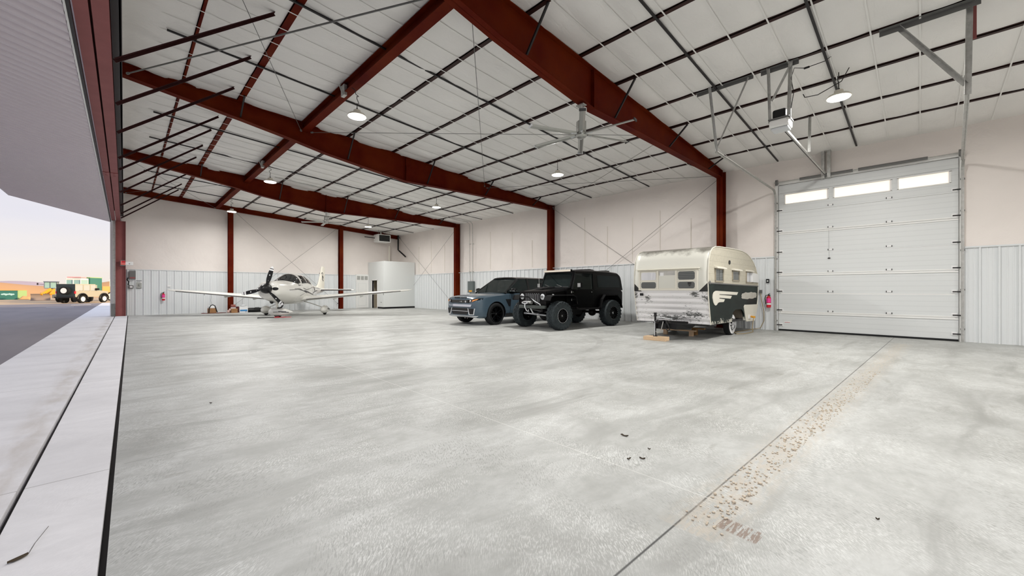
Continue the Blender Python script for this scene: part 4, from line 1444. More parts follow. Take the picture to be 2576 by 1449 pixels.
MB().add(p, f).build('bumper_blank', mat('bumper_grey', (.25, .28, .32), .4), car, solid=.008)
p, f = drape(bv, [(-.50, .615), (.50, .615), (.42, .385), (-.44, .385)], 'yz', 1, 14, 5, .007)
lg = MB().add(p, f).build('lower_grille', M['black'], car, solid=.012)
p, f = drape(bv, [(-.48, .515), (.48, .515), (.47, .50), (-.47, .50)], 'yz', 1, 14, 1, .016)
MB().add(p, f).build('grille_bar', M['silver'], lg, solid=.01)
p, f = drape(bv, [(-.86, .345), (.86, .345), (.78, .30), (-.78, .30)], 'yz', 1, 16, 2, .02)
MB().add(p, f).build('splitter', M['silver'], car, solid=.02)


def letters(txt, size, M4, name, material, parent, depth=.004):
    cu_ = bpy.data.curves.new(name, 'FONT')
    cu_.body = txt
    cu_.size = size
    cu_.extrude = depth
    cu_.align_x = 'CENTER'
    cu_.align_y = 'CENTER'
    cu_.resolution_u = 2
    to = bpy.data.objects.new(name, cu_)
    COL.objects.link(to)
    dg = bpy.context.evaluated_depsgraph_get()
    dg.update()
    me = bpy.data.meshes.new_from_object(to.evaluated_get(dg))
    me.transform(M4)
    bpy.data.objects.remove(to)
    me.materials.clear()
    me.materials.append(material)
    o = bpy.data.objects.new(name, me)
    COL.objects.link(o)
    o.parent = parent
    return o


def wide(txt):
    return ' '.join(txt)


q = bv.ray_cast(Vector((2.305, 0, 4)), Vector((0, 0, -1)))
fx = Matrix(((0, -.40, .917, 2.335), (1, 0, 0, 0), (0, .917, .40, .982), (0, 0, 0, 1)))
letters('R A N G E   R O V E R', .075, fx, 'hood_lettering', M['black'], car, .01)
MB().cyl((-2.45, .5, .36), (-2.58, .5, .36), .05, n=12).cyl((-2.45, -.5, .36), (-2.58, -.5, .36), .05, n=12).build('exhaust_tip', M['chrome'], car)
MB().loft([[(x, y_, roofp(-1.95) + z) for y_, z in ((-.018 * k, -.0), (.018 * k, 0), (0, .05 * k))] for x, k in ((-1.85, .3), (-1.98, 1), (-2.02, .6))]).build('antenna_fin', M['gloss'], car)

# ================================================================== black lifted off-roader
M['jeep'] = mat('black_paint', (.002, .002, .0024), .30, 0, .16)
M['jdark'] = mat('black_trim', (.003, .003, .0035), .55, 0, .14)
jp = thing('off_roader', 'lifted black two door off-roader with mud tyres and a pale roof light bar', 'off-road car', (11.62, 8.97, 0), PI - .085)
# tub with cut rear arches
tub = MB().prism([(.92, .74), (.92, 1.34), (-2.12, 1.30), (-2.20, 1.22), (-2.20, .78), (-.6, .70)], 'xz', -.77, .77)
jb = tub.build('body_tub', M['jeep'], jp, bevel=0)
cu = MB()
for s in (-1, 1):
    cu.prism([(-.80, .45), (-.86, .98), (-1.02, 1.10), (-1.68, 1.10), (-1.86, .96), (-1.96, .45)], 'xz', s * .42, s * 1.0)
cut(jb, cu, M['jdark'])
# hood and grille
rings = []
for x, w2, z, zb in ((1.74, .60, 1.255, .86), (1.66, .625, 1.295, .86), (1.3, .66, 1.335, .9), (.92, .70, 1.375, .95), (.66, .72, 1.40, 1.0)):
    rings.append([(x, y, zz) for y, zz in half([(0, zb), (w2, zb), (w2, z - .09), (w2 - .04, z - .03), (w2 * .62, z), (0, z + .015)])])
MB().loft(rings).build('hood', M['jeep'], jp, smooth=True, angle=30)
MB().hexa([(.85, -.2, 1.39), (1.55, -.2, 1.33), (1.55, .2, 1.33), (.85, .2, 1.39), (.9, -.17, 1.435), (1.5, -.17, 1.375), (1.5, .17, 1.375), (.9, .17, 1.435)]).build('hood_scoop', M['jdark'], jp, bevel=.01)
g = MB()
g.box(1.74, 1.775, -.66, .66, 1.20, 1.265).box(1.74, 1.775, -.66, .66, .82, .90)
for s in (-1, 1):
    g.box(1.74, 1.775, min(s * .38, s * .66), max(s * .38, s * .66), .90, 1.2)
for k in range(8):
    y = -.36 + k * .103
    g.box(1.74, 1.775, y - .022, y + .022, .90, 1.2)
gp = g.build('grille', M['jeep'], jp, bevel=.006)
m = MB()
for k in range(7):
    y = -.3085 + k * .103
    m.tube([(1.778, y - .026, .91), (1.778, y - .026, 1.17), (1.778, y, 1.195), (1.778, y + .026, 1.17), (1.778, y + .026, .91)], .0042, 5)
m.build('slot_trim', M['silver'], gp)
MB().box(1.70, 1.735, -.40, .40, .88, 1.22).build('radiator', M['black'], gp)
for s in (-1, 1):
    h = MB().lathe([(.001, .045), (.07, .04), (.098, .02), (.105, 0), (.10, -.02)], (1.77, s * .505, 1.085), (1, 0, 0), 24).build('headlight', M['silver'], jp, smooth=True)
    MB().lathe([(.105, .012), (.115, .012), (.115, -.01), (.105, -.01)], (1.77, s * .505, 1.085), (1, 0, 0), 24).build('bezel', M['jdark'], h)
    m = MB().box(1.812, 1.818, s * .505 - .07, s * .505 + .07, 1.075, 1.095)
    m.lathe([(.034, .049), (.045, .049), (.045, .043), (.034, .043)], (1.77, s * .505, 1.085), (1, 0, 0), 18)
    m.build('lamp_bar', M['galv_dark'], h)
    # flat tube fender
    fe = [(1.86, .98), (1.80, 1.11), (1.68, 1.145), (.75, 1.145), (.62, 1.08), (.56, .84)]
    m = MB()
    for a, b in zip(fe[:-1], fe[1:]):
        m.hexa([(a[0], s * .62, a[1] - .018), (b[0], s * .62, b[1] - .018), (b[0], s * .93, b[1] - .018), (a[0], s * .93, a[1] - .018), (a[0], s * .62, a[1]), (b[0], s * .62, b[1]), (b[0], s * .93, b[1]), (a[0], s * .93, a[1])])
    m.tube([(x, s * .93, z - .012) for x, z in fe], .02, 8)
    m.build('fender_flare', M['jdark'], jp)
    MB().lathe([(.001, .02), (.03, .018), (.035, 0)], (1.60, s * .80, 1.155), (0, 0, 1), 12).build('marker_lamp', M['silver'], jp)
    fe = [(-.74, .66), (-.84, .98), (-1.0, 1.14), (-1.70, 1.14), (-1.90, .98), (-2.02, .66)]
    m = MB()
    for a, b in zip(fe[:-1], fe[1:]):
        m.hexa([(a[0], s * .74, a[1] - .02), (b[0], s * .74, b[1] - .02), (b[0], s * .92, b[1] - .035), (a[0], s * .92, a[1] - .035), (a[0], s * .74, a[1] + .01), (b[0], s * .74, b[1] + .01), (b[0], s * .92, b[1]), (a[0], s * .92, a[1])])
    m.build('rear_flare', M['jdark'], jp)
    # inner front wheel well, springs, shock
    MB().box(.70, 1.66, min(s * .30, s * .44), max(s * .30, s * .44), .62, 1.14).build('inner_fender', M['black'], jp)
    pts = [(1.33 + .055 * math.cos(k * .6), s * .50 + .055 * math.sin(k * .6), .58 + .0052 * k) for k in range(0, 90)]
    MB().tube(pts, .009, 5).build('coil_spring', M['galv_dark'], jp)
    MB().cyl((1.44, s * .56, .46), (1.40, s * .54, 1.0), .022, n=8).build('shock_absorber', M['silver'], jp)
    # door: seams, handle, hinges, mirror, window
    m = MB()
    for a, b in (((.72, 1.33), (.60, .80)), ((.60, .80), (.42, .77)), ((.42, .77), (-.48, .77)), ((-.48, .77), (-.50, 1.33))):
        m.bar((a[0], s * .771, a[1]), (b[0], s * .771, b[1]), .010, .006, up=(0, 1, 0))
    dj = MB().box(-.47, .66, min(s * .765, s * .785), max(s * .765, s * .785), .80, 1.34).build('door', M['jeep'], jp, bevel=.008)
    MB().box(-.42, -.30, min(s * .785, s * .80), max(s * .785, s * .80), 1.19, 1.225).build('door_handle', M['jdark'], dj)
    MB().ball((-.36, s * .80, 1.24), .012, 8, 6).build('lock_button', M['chrome'], dj)
    for z in (.98, 1.24):
        MB().cyl((.70, s * .79, z - .035), (.70, s * .79, z + .035), .014, n=8).box(.60, .70, min(s * .78, s * .795), max(s * .78, s * .795), z - .02, z + .02).build('hinge', M['chrome'], dj)
    mi = MB().tube([(.52, s * .79, 1.27), (.54, s * .90, 1.30), (.53, s * .97, 1.36), (.52, s * 1.0, 1.40)], .018, 7).box(.47, .55, min(s * .91, s * 1.07), max(s * .91, s * 1.07), 1.39, 1.56).build('mirror', M['jdark'], dj)
    MB().box(.55, .556, min(s * .925, s * 1.055), max(s * .925, s * 1.055), 1.41, 1.54).build('mirror_cap', gm('mirror_grey', (.36, .36, .36), .5), mi)
    # rocker guard
    MB().tube([(.55, s * .86, .72), (.45, s * .90, .66), (-.6, s * .90, .66), (-.75, s * .84, .70)], .032, 8).box(-.72, .55, min(s * .70, s * .90), max(s * .70, s * .90), .655, .68).build('rock_slider', M['jdark'], jp)
    for ax in (1.35, -1.35):
        tr_, f_ = wheel(jp, (ax, s * .85, .47), .468, .33, s, .235, M['mudtyre'], M['jdark'], 8, 'mud', dish=.05)
        b = MB()
        for k in range(20):
            a = 2 * PI * k / 20
            p = Vector((ax + math.cos(a) * .235, s * .85 + f_ + s * .058, .47 + math.sin(a) * .235))
            b.cyl(p, p + Vector((0, s * .008, 0)), .006, n=6)
        b.build('beadlock_bolts', M['silver'], tr_)
        if ax > 0:
            MB().lathe([(.225, f_ + s * .060), (.228, f_ + s * .064), (.233, f_ + s * .060)], (ax, s * .85, .47), (0, 1, 0), 32).build('rim_edge', M['silver'], tr_)
# axles, steering
for ax in (1.35, -1.35):
    m = MB().cyl((ax, -.72, .47), (ax, .72, .47), .05, n=12).ball((ax, .14 if ax > 0 else 0, .46), (.17, .15, .15), 14, 9)
    m.build('axle', M['black'], jp, smooth=True)
MB().cyl((1.56, -.64, .50), (1.56, .66, .46), .026, n=10).cyl((1.56, -.64, .50), (1.56, -.52, .497), .036, n=10).cyl((1.56, .52, .464), (1.56, .66, .46), .036, n=10).build('tie_rod', M['silver'], jp)
MB().cyl((1.58, -.10, .49), (1.58, .12, .485), .035, n=10).build('steering_damper', M['silver'], jp)
MB().cyl((1.52, .60, .56), (1.52, -.48, .66), .022, n=8).build('drag_link', M['galv_dark'], jp)
MB().box(-1.9, 1.7, -.42, -.34, .58, .70).box(-1.9, 1.7, .34, .42, .58, .70).box(-.4, .3, -.3, .3, .42, .60).build('frame_rail', M['black'], jp)
m = MB()
for i in range(9):
    m.box(1.05 + .05 * i, 1.09 + .05 * i, -.3 + .06 * (i % 3), .1 + .04 * i, .60 + .02 * (i % 4), .86)
m.build('engine_underside', M['black'], jp)
# front bumper, winch, hoop
m = MB().prism([(1.80, -.62), (2.02, -.40), (2.02, .40), (1.80, .62), (1.72, .62), (1.72, -.62)], 'xy', .70, .80)
bm_ = m.build('front_bumper', mat('bumper_steel', (.055, .065, .06), .5), jp, bevel=.008)
MB().tube([(1.90, -.50, .80), (1.97, -.44, 1.02), (1.98, -.38, 1.08), (1.98, .0, 1.08), (1.97, .06, 1.07), (1.93, .42, .80)], .022, 8).build('winch_hoop', M['jdark'], jp, smooth=True)
MB().tube([(1.94, .02, 1.07), (1.90, .26, .93), (1.86, .46, .84), (1.88, .50, .80)], .017, 7).build('hoop_brace', M['silver'], jp, smooth=True)
MB().loft([[(1.99 + dx, .0 + yc + .15 * math.cos(a), .885 + .05 * math.sin(a)) for a in [2 * PI * k / 16 for k in range(16)]] for dx, yc in ((-.02, -.12), (.03, -.12))]).build('fairlead', M['silver'], jp)
MB().box(2.02, 2.026, -.20, -.04, .875, .90).build('fairlead_slot', M['black'], jp)
MB().cyl((1.88, -.28, .885), (1.88, .08, .885), .055, n=14).build('winch_drum', M['galv'], jp)
MB().tube([(2.02, -.10, .86), (2.06, -.06, .74), (2.05, .02, .62), (2.03, .06, .60), (2.03, .10, .66)], .016, 7).build('winch_hook', M['silver'], jp)
MB().tube([(1.98, .12, .76), (1.99, .15, .70), (1.90, .16, .55), (1.72, .14, .50)], .022, 8).build('tow_strap', M['silver'], jp)
# windshield frame, hardtop, glass
def wsf(y, k):
    return (.70 - .24 * k, y, 1.36 + .59 * k)
m = MB()
for s in (-1, 1):
    m.bar(wsf(s * .715, 0), wsf(s * .69, 1), .06, .05, up=(1, 0, .4))
m.bar(wsf(-.72, .04), wsf(.72, .04), .05, .07, up=(1, 0, .4))
m.bar(wsf(-.70, .98), wsf(.70, .98), .05, .06, up=(1, 0, .4))
m.build('windshield_frame', M['jeep'], jp)
MB().shell([[wsf(-.69, .06), wsf(.69, .06), wsf(.67, .96), wsf(-.67, .96)]], .008).build('windshield', M['glass_dark'], jp)
m = MB()
for y0 in (-.25, .35):
    m.tube([(.80, y0, 1.42), (.70, y0 - .02, 1.43), (.64, y0 - .32, 1.50)], .008, 5)
m.build('wiper', M['galv_dark'], jp)
MB().bar(wsf(-.62, .09), wsf(.62, .09), .02, .02).build('cowl_strip', M['silver'], jp)
rings = []
for x, z, w2 in ((.50, 1.975, .70), (.3, 1.995, .72), (-.5, 2.015, .735), (-1.4, 2.005, .735), (-1.95, 1.965, .725), (-2.10, 1.90, .70)):
    rings.append([(x, y, zz) for y, zz in half([(0, z - .05), (w2 - .05, z - .09), (w2, z - .09), (w2, z - .04), (w2 - .06, z - .005), (0, z + .01)])])
MB().loft(rings).build('hardtop_roof', M['jeep'], jp, smooth=True, angle=35)
for s in (-1, 1):
    pr_ = [(-.50, 1.32), (-.50, 1.93), (-1.88, 1.915), (-1.99, 1.89), (-2.07, 1.845), (-2.115, 1.78), (-2.145, 1.68), (-2.20, 1.30)]
    vs = lambda x, z: (x, s * (.77 - .055 * (z - 1.3) / .63), z)
    MB().shell([[vs(*p) for p in pr_]], .03).build('hardtop_side', M['jeep'], jp)
    q = [(-.72, 1.40), (-.70, 1.84), (-1.88, 1.82), (-1.98, 1.74), (-2.04, 1.40)]
    MB().shell([[(x, s * (.79 - .055 * (z - 1.3) / .63), z) for x, z in q]], .006).build('rear_side_window', gm('tinted_side_glass', (.004, .009, .010), .12, 0, .2), jp)
    MB().shell([[(.64, s * .765, 1.34), (-.48, s * .765, 1.34), (-.48, s * .715, 1.92), (.44, s * .705, 1.92)]], .008).build('door_glass', M['glass_dark'], jp)
    m = MB().bar((.66, s * .772, 1.34), (.46, s * .712, 1.92), .05, .03).bar((.46, s * .712, 1.91), (-.48, s * .72, 1.91), .04, .04).bar((-.46, s * .772, 1.34), (-.47, s * .72, 1.92), .05, .03)
    m.build('door_frame', M['jeep'], jp)
MB().shell([[(-2.20, -.70, 1.32), (-2.20, .70, 1.32), (-2.10, .66, 1.90), (-2.10, -.66, 1.90)]], .02).build('tailgate_glass', M['glass_black'], jp)
MB().box(-2.36, -2.20, -.62, .62, .74, .86).build('rear_bumper', M['jdark'], jp)
lb = MB().box(.52, .60, -.66, .66, 1.945, 2.02).build('light_bar', M['jdark'], jp)
MB().box(.60, .606, -.65, .65, 1.95, 2.015).build('light_bar_lens', mat('light_bar_lens', (.86, .78, .66), .25), lb)
m = MB().loft([[(x, y, 2.01 + z) for y, z in ((-w3, 0), (w3, 0), (w3 * .8, h), (-w3 * .8, h))] for x, w3, h in ((.1, .3, .005), (-.3, .45, .05), (-.75, .45, .075), (-.95, .45, .06))])
m.box(-1.75, -1.45, -.5, .5, 2.0, 2.045)
m.build('roof_load', M['black'], jp)
MB().tube([(.72, -.78, 1.30), (.72, -.80, 2.05)], .006, 5).build('antenna', M['galv'], jp)
MB().box(.2, .62, -.6, .6, 1.25, 1.42).build('dashboard', M['black'], jp)
for s in (-.36, .36):
    MB().box(-.32, -.16, s - .24, s + .24, 1.0, 1.62).box(-.30, -.2, s - .13, s + .13, 1.62, 1.80).build('seat', M['black'], jp, bevel=.04)

# ================================================================== travel trailer
def cam_front():
    """front and roof skin: top greyed by a painted reflection, cream upper, bare white below, black corner flashes and scuffs"""
    m, t, b = nt('trailer_skin')
    xs = xyz(t)
    v = coords(t)
    ay = mth(t, 'ABSOLUTE', xs[1])
    top = ramp(t, mth(t, 'ADD', xs[2], mth(t, 'MULTIPLY_ADD', noise(t, coords(t, (1, .6, 2)), 3, 5, .6), .5, -.25)), [(0, (0, 0, 0)), (1, (1, 1, 1))])
    nz = noise(t, coords(t, (1, 1.2, 1)), 2.2, 6, .65)
    k = N(t, 'ShaderNodeMapRange')
    t.links.new(mth(t, 'ADD', xs[2], mth(t, 'MULTIPLY_ADD', nz, .5, -.25)), k.inputs['Value'])
    k.inputs['From Min'].default_value = 2.26
    k.inputs['From Max'].default_value = 2.42
    c = mix(t, k.outputs[0], (.68, .675, .61), (.20, .19, .165))  # dark gradient reflected in the roof, put into the colour
    k2 = N(t, 'ShaderNodeMapRange')
    t.links.new(xs[2], k2.inputs['Value'])
    k2.inputs['From Min'].default_value = 1.31
    k2.inputs['From Max'].default_value = 1.30
    k2.inputs['To Min'].default_value = 0
    k2.inputs['To Max'].default_value = 1
    low = k2.outputs[0]
    c = mix(t, low, c, (.78, .77, .77))
    # black corner flashes above the bare metal: outside |y| > .86 + ...
    d = mth(t, 'SUBTRACT', ay, mth(t, 'MULTIPLY_ADD', xs[2], 1.0, -.49))
    fl = mth(t, 'MULTIPLY', mth(t, 'GREATER_THAN', d, 0), mth(t, 'MULTIPLY', mth(t, 'GREATER_THAN', xs[2], 1.27), mth(t, 'GREATER_THAN', xs[0], 1.4)))
    c = mix(t, fl, c, (.018, .018, .018))
    # scuffs of old black paint in bands
    sc = noise(t, coords(t, (1, 5, 13)), 2.6, 9, .82)
    zone = noise(t, coords(t, (1, 1.1, 2.3)), 1.5, 2, .5)
    lowz = N(t, 'ShaderNodeMapRange')
    t.links.new(xs[2], lowz.inputs['Value'])
    lowz.inputs['From Min'].default_value = 1.3
    lowz.inputs['From Max'].default_value = .45
    thr = mth(t, 'MULTIPLY_ADD', lowz.outputs[0], -.075, .660)
    zsum = None
    for y0, z0, ry, rz, am in ((-.38, .63, .36, .15, .11), (.08, .58, .38, .10, .13), (.62, .66, .36, .18, .11), (.66, 1.20, .22, .09, .14), (.94, 1.14, .12, .2, .14), (-.62, 1.1, .14, .14, .10), (-.98, 1.18, .1, .14, .13), (.5, .47, .42, .06, .09)):
        dy = mth(t, 'MULTIPLY_ADD', xs[1], 1 / ry, -y0 / ry)
        dz = mth(t, 'MULTIPLY_ADD', xs[2], 1 / rz, -z0 / rz)
        r2 = mth(t, 'ADD', mth(t, 'MULTIPLY', dy, dy), mth(t, 'MULTIPLY', dz, dz))
        q_ = mth(t, 'MULTIPLY', mth(t, 'MAXIMUM', mth(t, 'SUBTRACT', 1.0, r2), 0.0), am)
        zsum = q_ if zsum is None else mth(t, 'ADD', zsum, q_)
    thr = mth(t, 'SUBTRACT', thr, zsum)
    s_ = mth(t, 'MULTIPLY', mth(t, 'GREATER_THAN', mth(t, 'ADD', sc, mth(t, 'MULTIPLY_ADD', zone, .35, -.175)), thr), low)
    c = mix(t, mth(t, 'MULTIPLY', s_, .9), c, (.03, .035, .03))
    t.links.new(c, b.inputs['Base Color'])
    b.inputs['Roughness'].default_value = .42
    return m


def cam_side():
    """side boards: cream above, dark green black below with chips down to pale metal"""
    m, t, b = nt('trailer_side')
    xs = xyz(t)
    nz = noise(t, coords(t, (4, 1, 4)), 3.0, 6, .7)
    big = noise(t, coords(t, (1.1, 1, 1.5)), 1.6, 3, .5)
    cre = mix(t, ramp(t, nz, [(.3, (0, 0, 0)), (.7, (1, 1, 1))]), (.50, .465, .375), (.60, .565, .465))
    line = mth(t, 'LESS_THAN', mth(t, 'ABSOLUTE', mth(t, 'SUBTRACT', mth(t, 'FRACT', mth(t, 'MULTIPLY', xs[2], 1 / .165)), .5)), .025)
    cre = mix(t, mth(t, 'MULTIPLY', line, .35), cre, (.22, .2, .15))
    dk = mix(t, ramp(t, big, [(.4, (0, 0, 0)), (.7, (1, 1, 1))]), (.005, .010, .008), (.012, .024, .019))
    low = N(t, 'ShaderNodeMapRange')
    t.links.new(xs[2], low.inputs['Value'])
    low.inputs['From Min'].default_value = 1.2
    low.inputs['From Max'].default_value = .40
    thr = mth(t, 'MULTIPLY_ADD', mth(t, 'POWER', low.outputs[0], 3.), -.27, .72)
    chip = mth(t, 'GREATER_THAN', mth(t, 'ADD', mth(t, 'MULTIPLY', nz, .6), mth(t, 'MULTIPLY', big, .42)), thr)
    dk = mix(t, chip, dk, (.48, .47, .41))
    c = mix(t, mth(t, 'LESS_THAN', xs[2], mth(t, 'MULTIPLY_ADD', xs[0], .011, 1.462)), cre, dk)
    t.links.new(c, b.inputs['Base Color'])
    b.inputs['Roughness'].default_value = .5
    b.inputs['Specular IOR Level'].default_value = .2
    bump(t, b, mth(t, 'MULTIPLY', line, -1.), .25, .01)
    return m


M['tskin'], M['tside'] = cam_front(), cam_side()
tl_ = thing('travel_trailer', 'old cream, black and white travel trailer with a wing emblem on its side', 'trailer', (12.76, 4.75, 0), PI)
# side outline, front at +x
OUT = [(2.02, .42), (2.10, .75), (2.17, 1.10), (2.20, 1.32), (2.215, 1.55), (2.20, 1.85), (2.15, 2.12), (2.06, 2.28), (1.92, 2.385), (1.70, 2.445), (1.4, 2.465), (.8, 2.48), (.2, 2.49), (-.5, 2.485), (-.95, 2.44), (-1.3, 2.36), (-1.65, 2.22), (-1.95, 2.03), (-2.13, 1.83), (-2.2, 1.6), (-2.22, 1.3), (-2.18, 1.0), (-2.05, .72), (-1.82, .38)]
HB = 1.01
fr = []
for k in range(61):                      # corrugated bare metal nose
    z = .42 + (1.30 - .42) * k / 60
    x = 2.02 + (2.20 - 2.02) * ((z - .42) / .90) ** .8
    ph = ((z - .42) / .147) % 1.
    fr.append((x + .040 * (abs(ph - .5) * 2) ** .8 - .026, z))
skin_pts = fr + OUT[4:]
m = MB()
n = len(skin_pts)
ny = 14
for j in range(ny):
    pass
ys = [-HB + 2 * HB * j / ny for j in range(ny + 1)]
m.add([(x, y, z) for y in ys for x, z in skin_pts], [(j * n + i, j * n + i + 1, (j + 1) * n + i + 1, (j + 1) * n + i) for j in range(ny) for i in range(n - 1)])
m.build('outer_skin', M['tskin'], tl_, smooth=True, angle=50, solid=.01)
for s in (-1, 1):
    m = MB().prism([(1.975, .42), (2.06, .75), (2.125, 1.10), (2.165, 1.32)] + OUT[4:], 'xz', s * (HB - .03), s * HB)
    so_ = m.build('side_wall', M['tside'], tl_)
    cu = MB()
    cu.prism([(.38, .2), (.36, .50), (.26, .68), (.05, .74), (-.42, .74), (-.55, .72), (-.72, .60), (-.76, .2)], 'xz', s * .9, s * 1.1)
    cut(so_, cu, M['tside'])
    m = MB().tube([(x, s * (HB + .004), z) for x, z in OUT], .014, 6)
    m.build('edge_moulding', M['cream'], tl_)
    if s < 0:
        continue
    m = MB().bar((2.22, s * 1.022, 1.49), (-2.20, s * 1.022, 1.435), .016, .03)
    m.ball((2.12, 1.03, 1.50), (.05, .02, .05), 10, 6)
    m.build('belt_moulding', M['galv_dark'], tl_)
MB().prism([(1.98, .40), (1.98, .46), (-1.8, .44), (-1.8, .38)], 'xz', -HB + .03, HB - .03).build('floor_pan', M['black'], tl_)
MB().box(.45, .49, -.98, .98, .44, 2.3).box(-.88, -.84, -.98, .98, .44, 2.3).build('inner_wall', M['tan'], tl_)
# front window
xf = lambda z: 2.20 + .012
m = MB()
for y0, y1, z0, z1 in ((-.90, .80, 1.83, 1.87), (-.87, .77, 1.30, 1.34), (-.87, -.82, 1.34, 1.83), (.71, .77, 1.34, 1.83), (-.33, -.28, 1.34, 1.83), (.18, .235, 1.34, 1.83), (-.82, -.33, 1.535, 1.575), (.235, .71, 1.535, 1.575)):
    m.box(2.19, 2.235, y0, y1, z0, z1)
fw = m.build('front_window_frame', M['cream'], tl_, bevel=.006)
MB().hexa([(2.20, -.92, 1.88), (2.30, -.92, 1.865), (2.30, .82, 1.865), (2.20, .82, 1.88), (2.20, -.92, 1.895), (2.30, -.92, 1.88), (2.30, .82, 1.88), (2.20, .82, 1.895)]).build('drip_hood', M['cream'], fw)


def rrect(y0, y1, z0, z1, r=.05):
    pts = []
    for cy2, cz2, a0 in ((y1 - r, z1 - r, 0), (y0 + r, z1 - r, 90), (y0 + r, z0 + r, 180), (y1 - r, z0 + r, 270)):
        for k in range(5):
            a = math.radians(a0 + 22.5 * k)
            pts.append((cy2 + r * math.cos(a), cz2 + r * math.sin(a)))
    return pts


def louvre_mat():
    m, t, b = nt('louvred_pane')
    xs = xyz(t)
    l = mth(t, 'LESS_THAN', mth(t, 'FRACT', mth(t, 'MULTIPLY', xs[2], 1 / .045)), .16)
    t.links.new(mix(t, l, (.075, .085, .085), (.22, .22, .21)), b.inputs['Base Color'])
    b.inputs['Roughness'].default_value = .15
    return m


M['louv'] = louvre_mat()
M['palepane'] = mat('curtained_pane', (.62, .63, .66), .2, var=(.78, .78, .80), vscale=5, stretch=(1, 5, .3))
M['sill'] = mat('pale_glass', (.42, .42, .40), .12, var=(.55, .53, .50), vscale=3)
for (y0, y1, z0, z1), mm in (((-.79, -.355, 1.585, 1.80), 'palepane'), ((-.79, -.355, 1.355, 1.525), 'louv'), ((.26, .69, 1.585, 1.80), 'louv'), ((.26, .69, 1.355, 1.525), 'louv')):
    MB().prism(rrect(y0 - .012, y1 + .012, z0 - .012, z1 + .012, .055), 'yz', 2.200, 2.218).build('pane_surround', M['cream'], fw)
    MB().prism(rrect(y0, y1, z0, z1), 'yz', 2.202, 2.222).build('vent_pane', M[mm], fw)
MB().box(2.20, 2.212, -.28, .18, 1.34, 1.83).build('centre_pane', M['sill'], fw)
MB().box(2.205, 2.216, -.28, .18, 1.34, 1.385).build('curtain_hem', M['cream'], fw)
m = MB()
for (y, z, a, b) in ((-.24, 1.74, .10, .09), (-.24, 1.5, .05, .2)):
    m.box(2.212, 2.2145, y, y + a, z - b / 2, z + b / 2)
m.build('paper_scrap', M['label_white'], fw)
m = MB()
for z, k in ((1.50, .10), (1.465, .09), (1.425, .05)):
    m.box(2.222, 2.224, .56 - k / 2, .56 + k / 2, z - .013, z + .013)
m.build('torn_hole', M['black'], fw)
m = MB().box(2.215, 2.225, -.83, -.73, 1.15, 1.22)
m.build('black_patch', M['black'], tl_)
# side windows
for (x0, x1, z0, z1), hood, mm in (((1.70, 1.12, 1.55, 1.86), (1.77, 1.04), 'louv'), ((.33, -.24, 1.59, 1.85), (.40, -.32), 'louv'), ((-.95, -1.62, 1.55, 1.86), (-.90, -1.5), 'palepane')):
    m = MB()
    for a, b, c, d in ((x1 - .03, x0 + .03, z0 - .03, z0 + .01), (x1 - .03, x0 + .03, z1 - .01, z1 + .03), (x1 - .03, x1 + .02, z0, z1), (x0 - .02, x0 + .03, z0, z1)):
        m.box(a, b, 1.0, 1.03, c, d)
    f = m.build('side_window_frame', gm('side_frame', (.33, .29, .22), .5), tl_)
    MB().box(x1, x0, 1.0, 1.018, z0, z1).build('pane', M[mm], f)
    MB().box((x0 + x1) / 2 - .005, (x0 + x1) / 2 + .005, 1.018, 1.022, z0, z1).build('centre_bar', M['galv_dark'], f)
    MB().hexa([(hood[1], 1.0, z1 + .03), (hood[0], 1.0, z1 + .03), (hood[0], 1.10, z1 + .015), (hood[1], 1.10, z1 + .015), (hood[1], 1.0, z1 + .085), (hood[0], 1.0, z1 + .085), (hood[0], 1.09, z1 + .05), (hood[1], 1.09, z1 + .05)]).build('window_hood', M['cream'], f)
m = MB().hexa([(-1.45, 1.02, 1.56), (-2.12, 1.02, 1.55), (-2.12, 1.06, 1.55), (-1.45, 1.06, 1.56), (-1.45, 1.02, 1.86), (-2.12, 1.02, 1.82), (-2.12, 1.06, 1.82), (-1.45, 1.06, 1.86)])
m.build('rear_awning', M['label_white'], tl_)
MB().prism(rrect(.54, .66, 2.03, 2.14, .05), 'xz', 1.0, 1.03).build('porch_lamp', M['black'], tl_)
MB().box(-.62, -.45, .2, .4, 2.47, 2.56).build('roof_vent', M['black'], tl_)
# emblem: a wing of three feathers
EMB = [(1.91, 1.10), (1.90, 1.18), (1.84, 1.245), (1.72, 1.285), (1.60, 1.29), (-.14, 1.245), (-.03, 1.165), (1.42, 1.20), (1.42, 1.185), (.42, 1.145), (.52, 1.065), (1.42, 1.105), (1.42, 1.085), (.99, 1.055), (1.09, .985), (1.42, .985), (1.52, .97), (1.60, .925), (1.68, .905), (1.77, .925), (1.86, 1.0)]
MB().prism(EMB, 'xz', 1.012, 1.024).build('emblem', M['cream'], tl_)
pp = []
for k in range(28):
    a = 2 * PI * k / 28
    rx, rz = .78, .10
    c_, s__ = math.cos(a), math.sin(a)
    f_ = (abs(c_) ** 4 + abs(s__) ** 4) ** -.25
    pp.append((-1.28 + rx * c_ * f_ * (1 + .05 * math.sin(k * 2.7)), 1.135 + rz * s__ * f_ * (1 + .12 * math.sin(k * 4.1)) - .01 * c_))
MB().prism(pp, 'xz', 1.011, 1.014).build('bare_patch', mat('bare_patch', (.48, .46, .40), .5, var=(.56, .54, .48), vscale=6), tl_)
MB().prism([(-.70, .80), (-.78, .86), (-2.16, .84), (-2.16, .78), (-1.80, .32), (-.94, .34), (-.88, .40)], 'xz', 1.0, 1.03).build('fender_skirt', M['cream'], tl_, bevel=.008)
MB().box(-1.30, -1.12, 1.03, 1.05, .42, .54).build('inlet_box', M['label_white'], tl_)
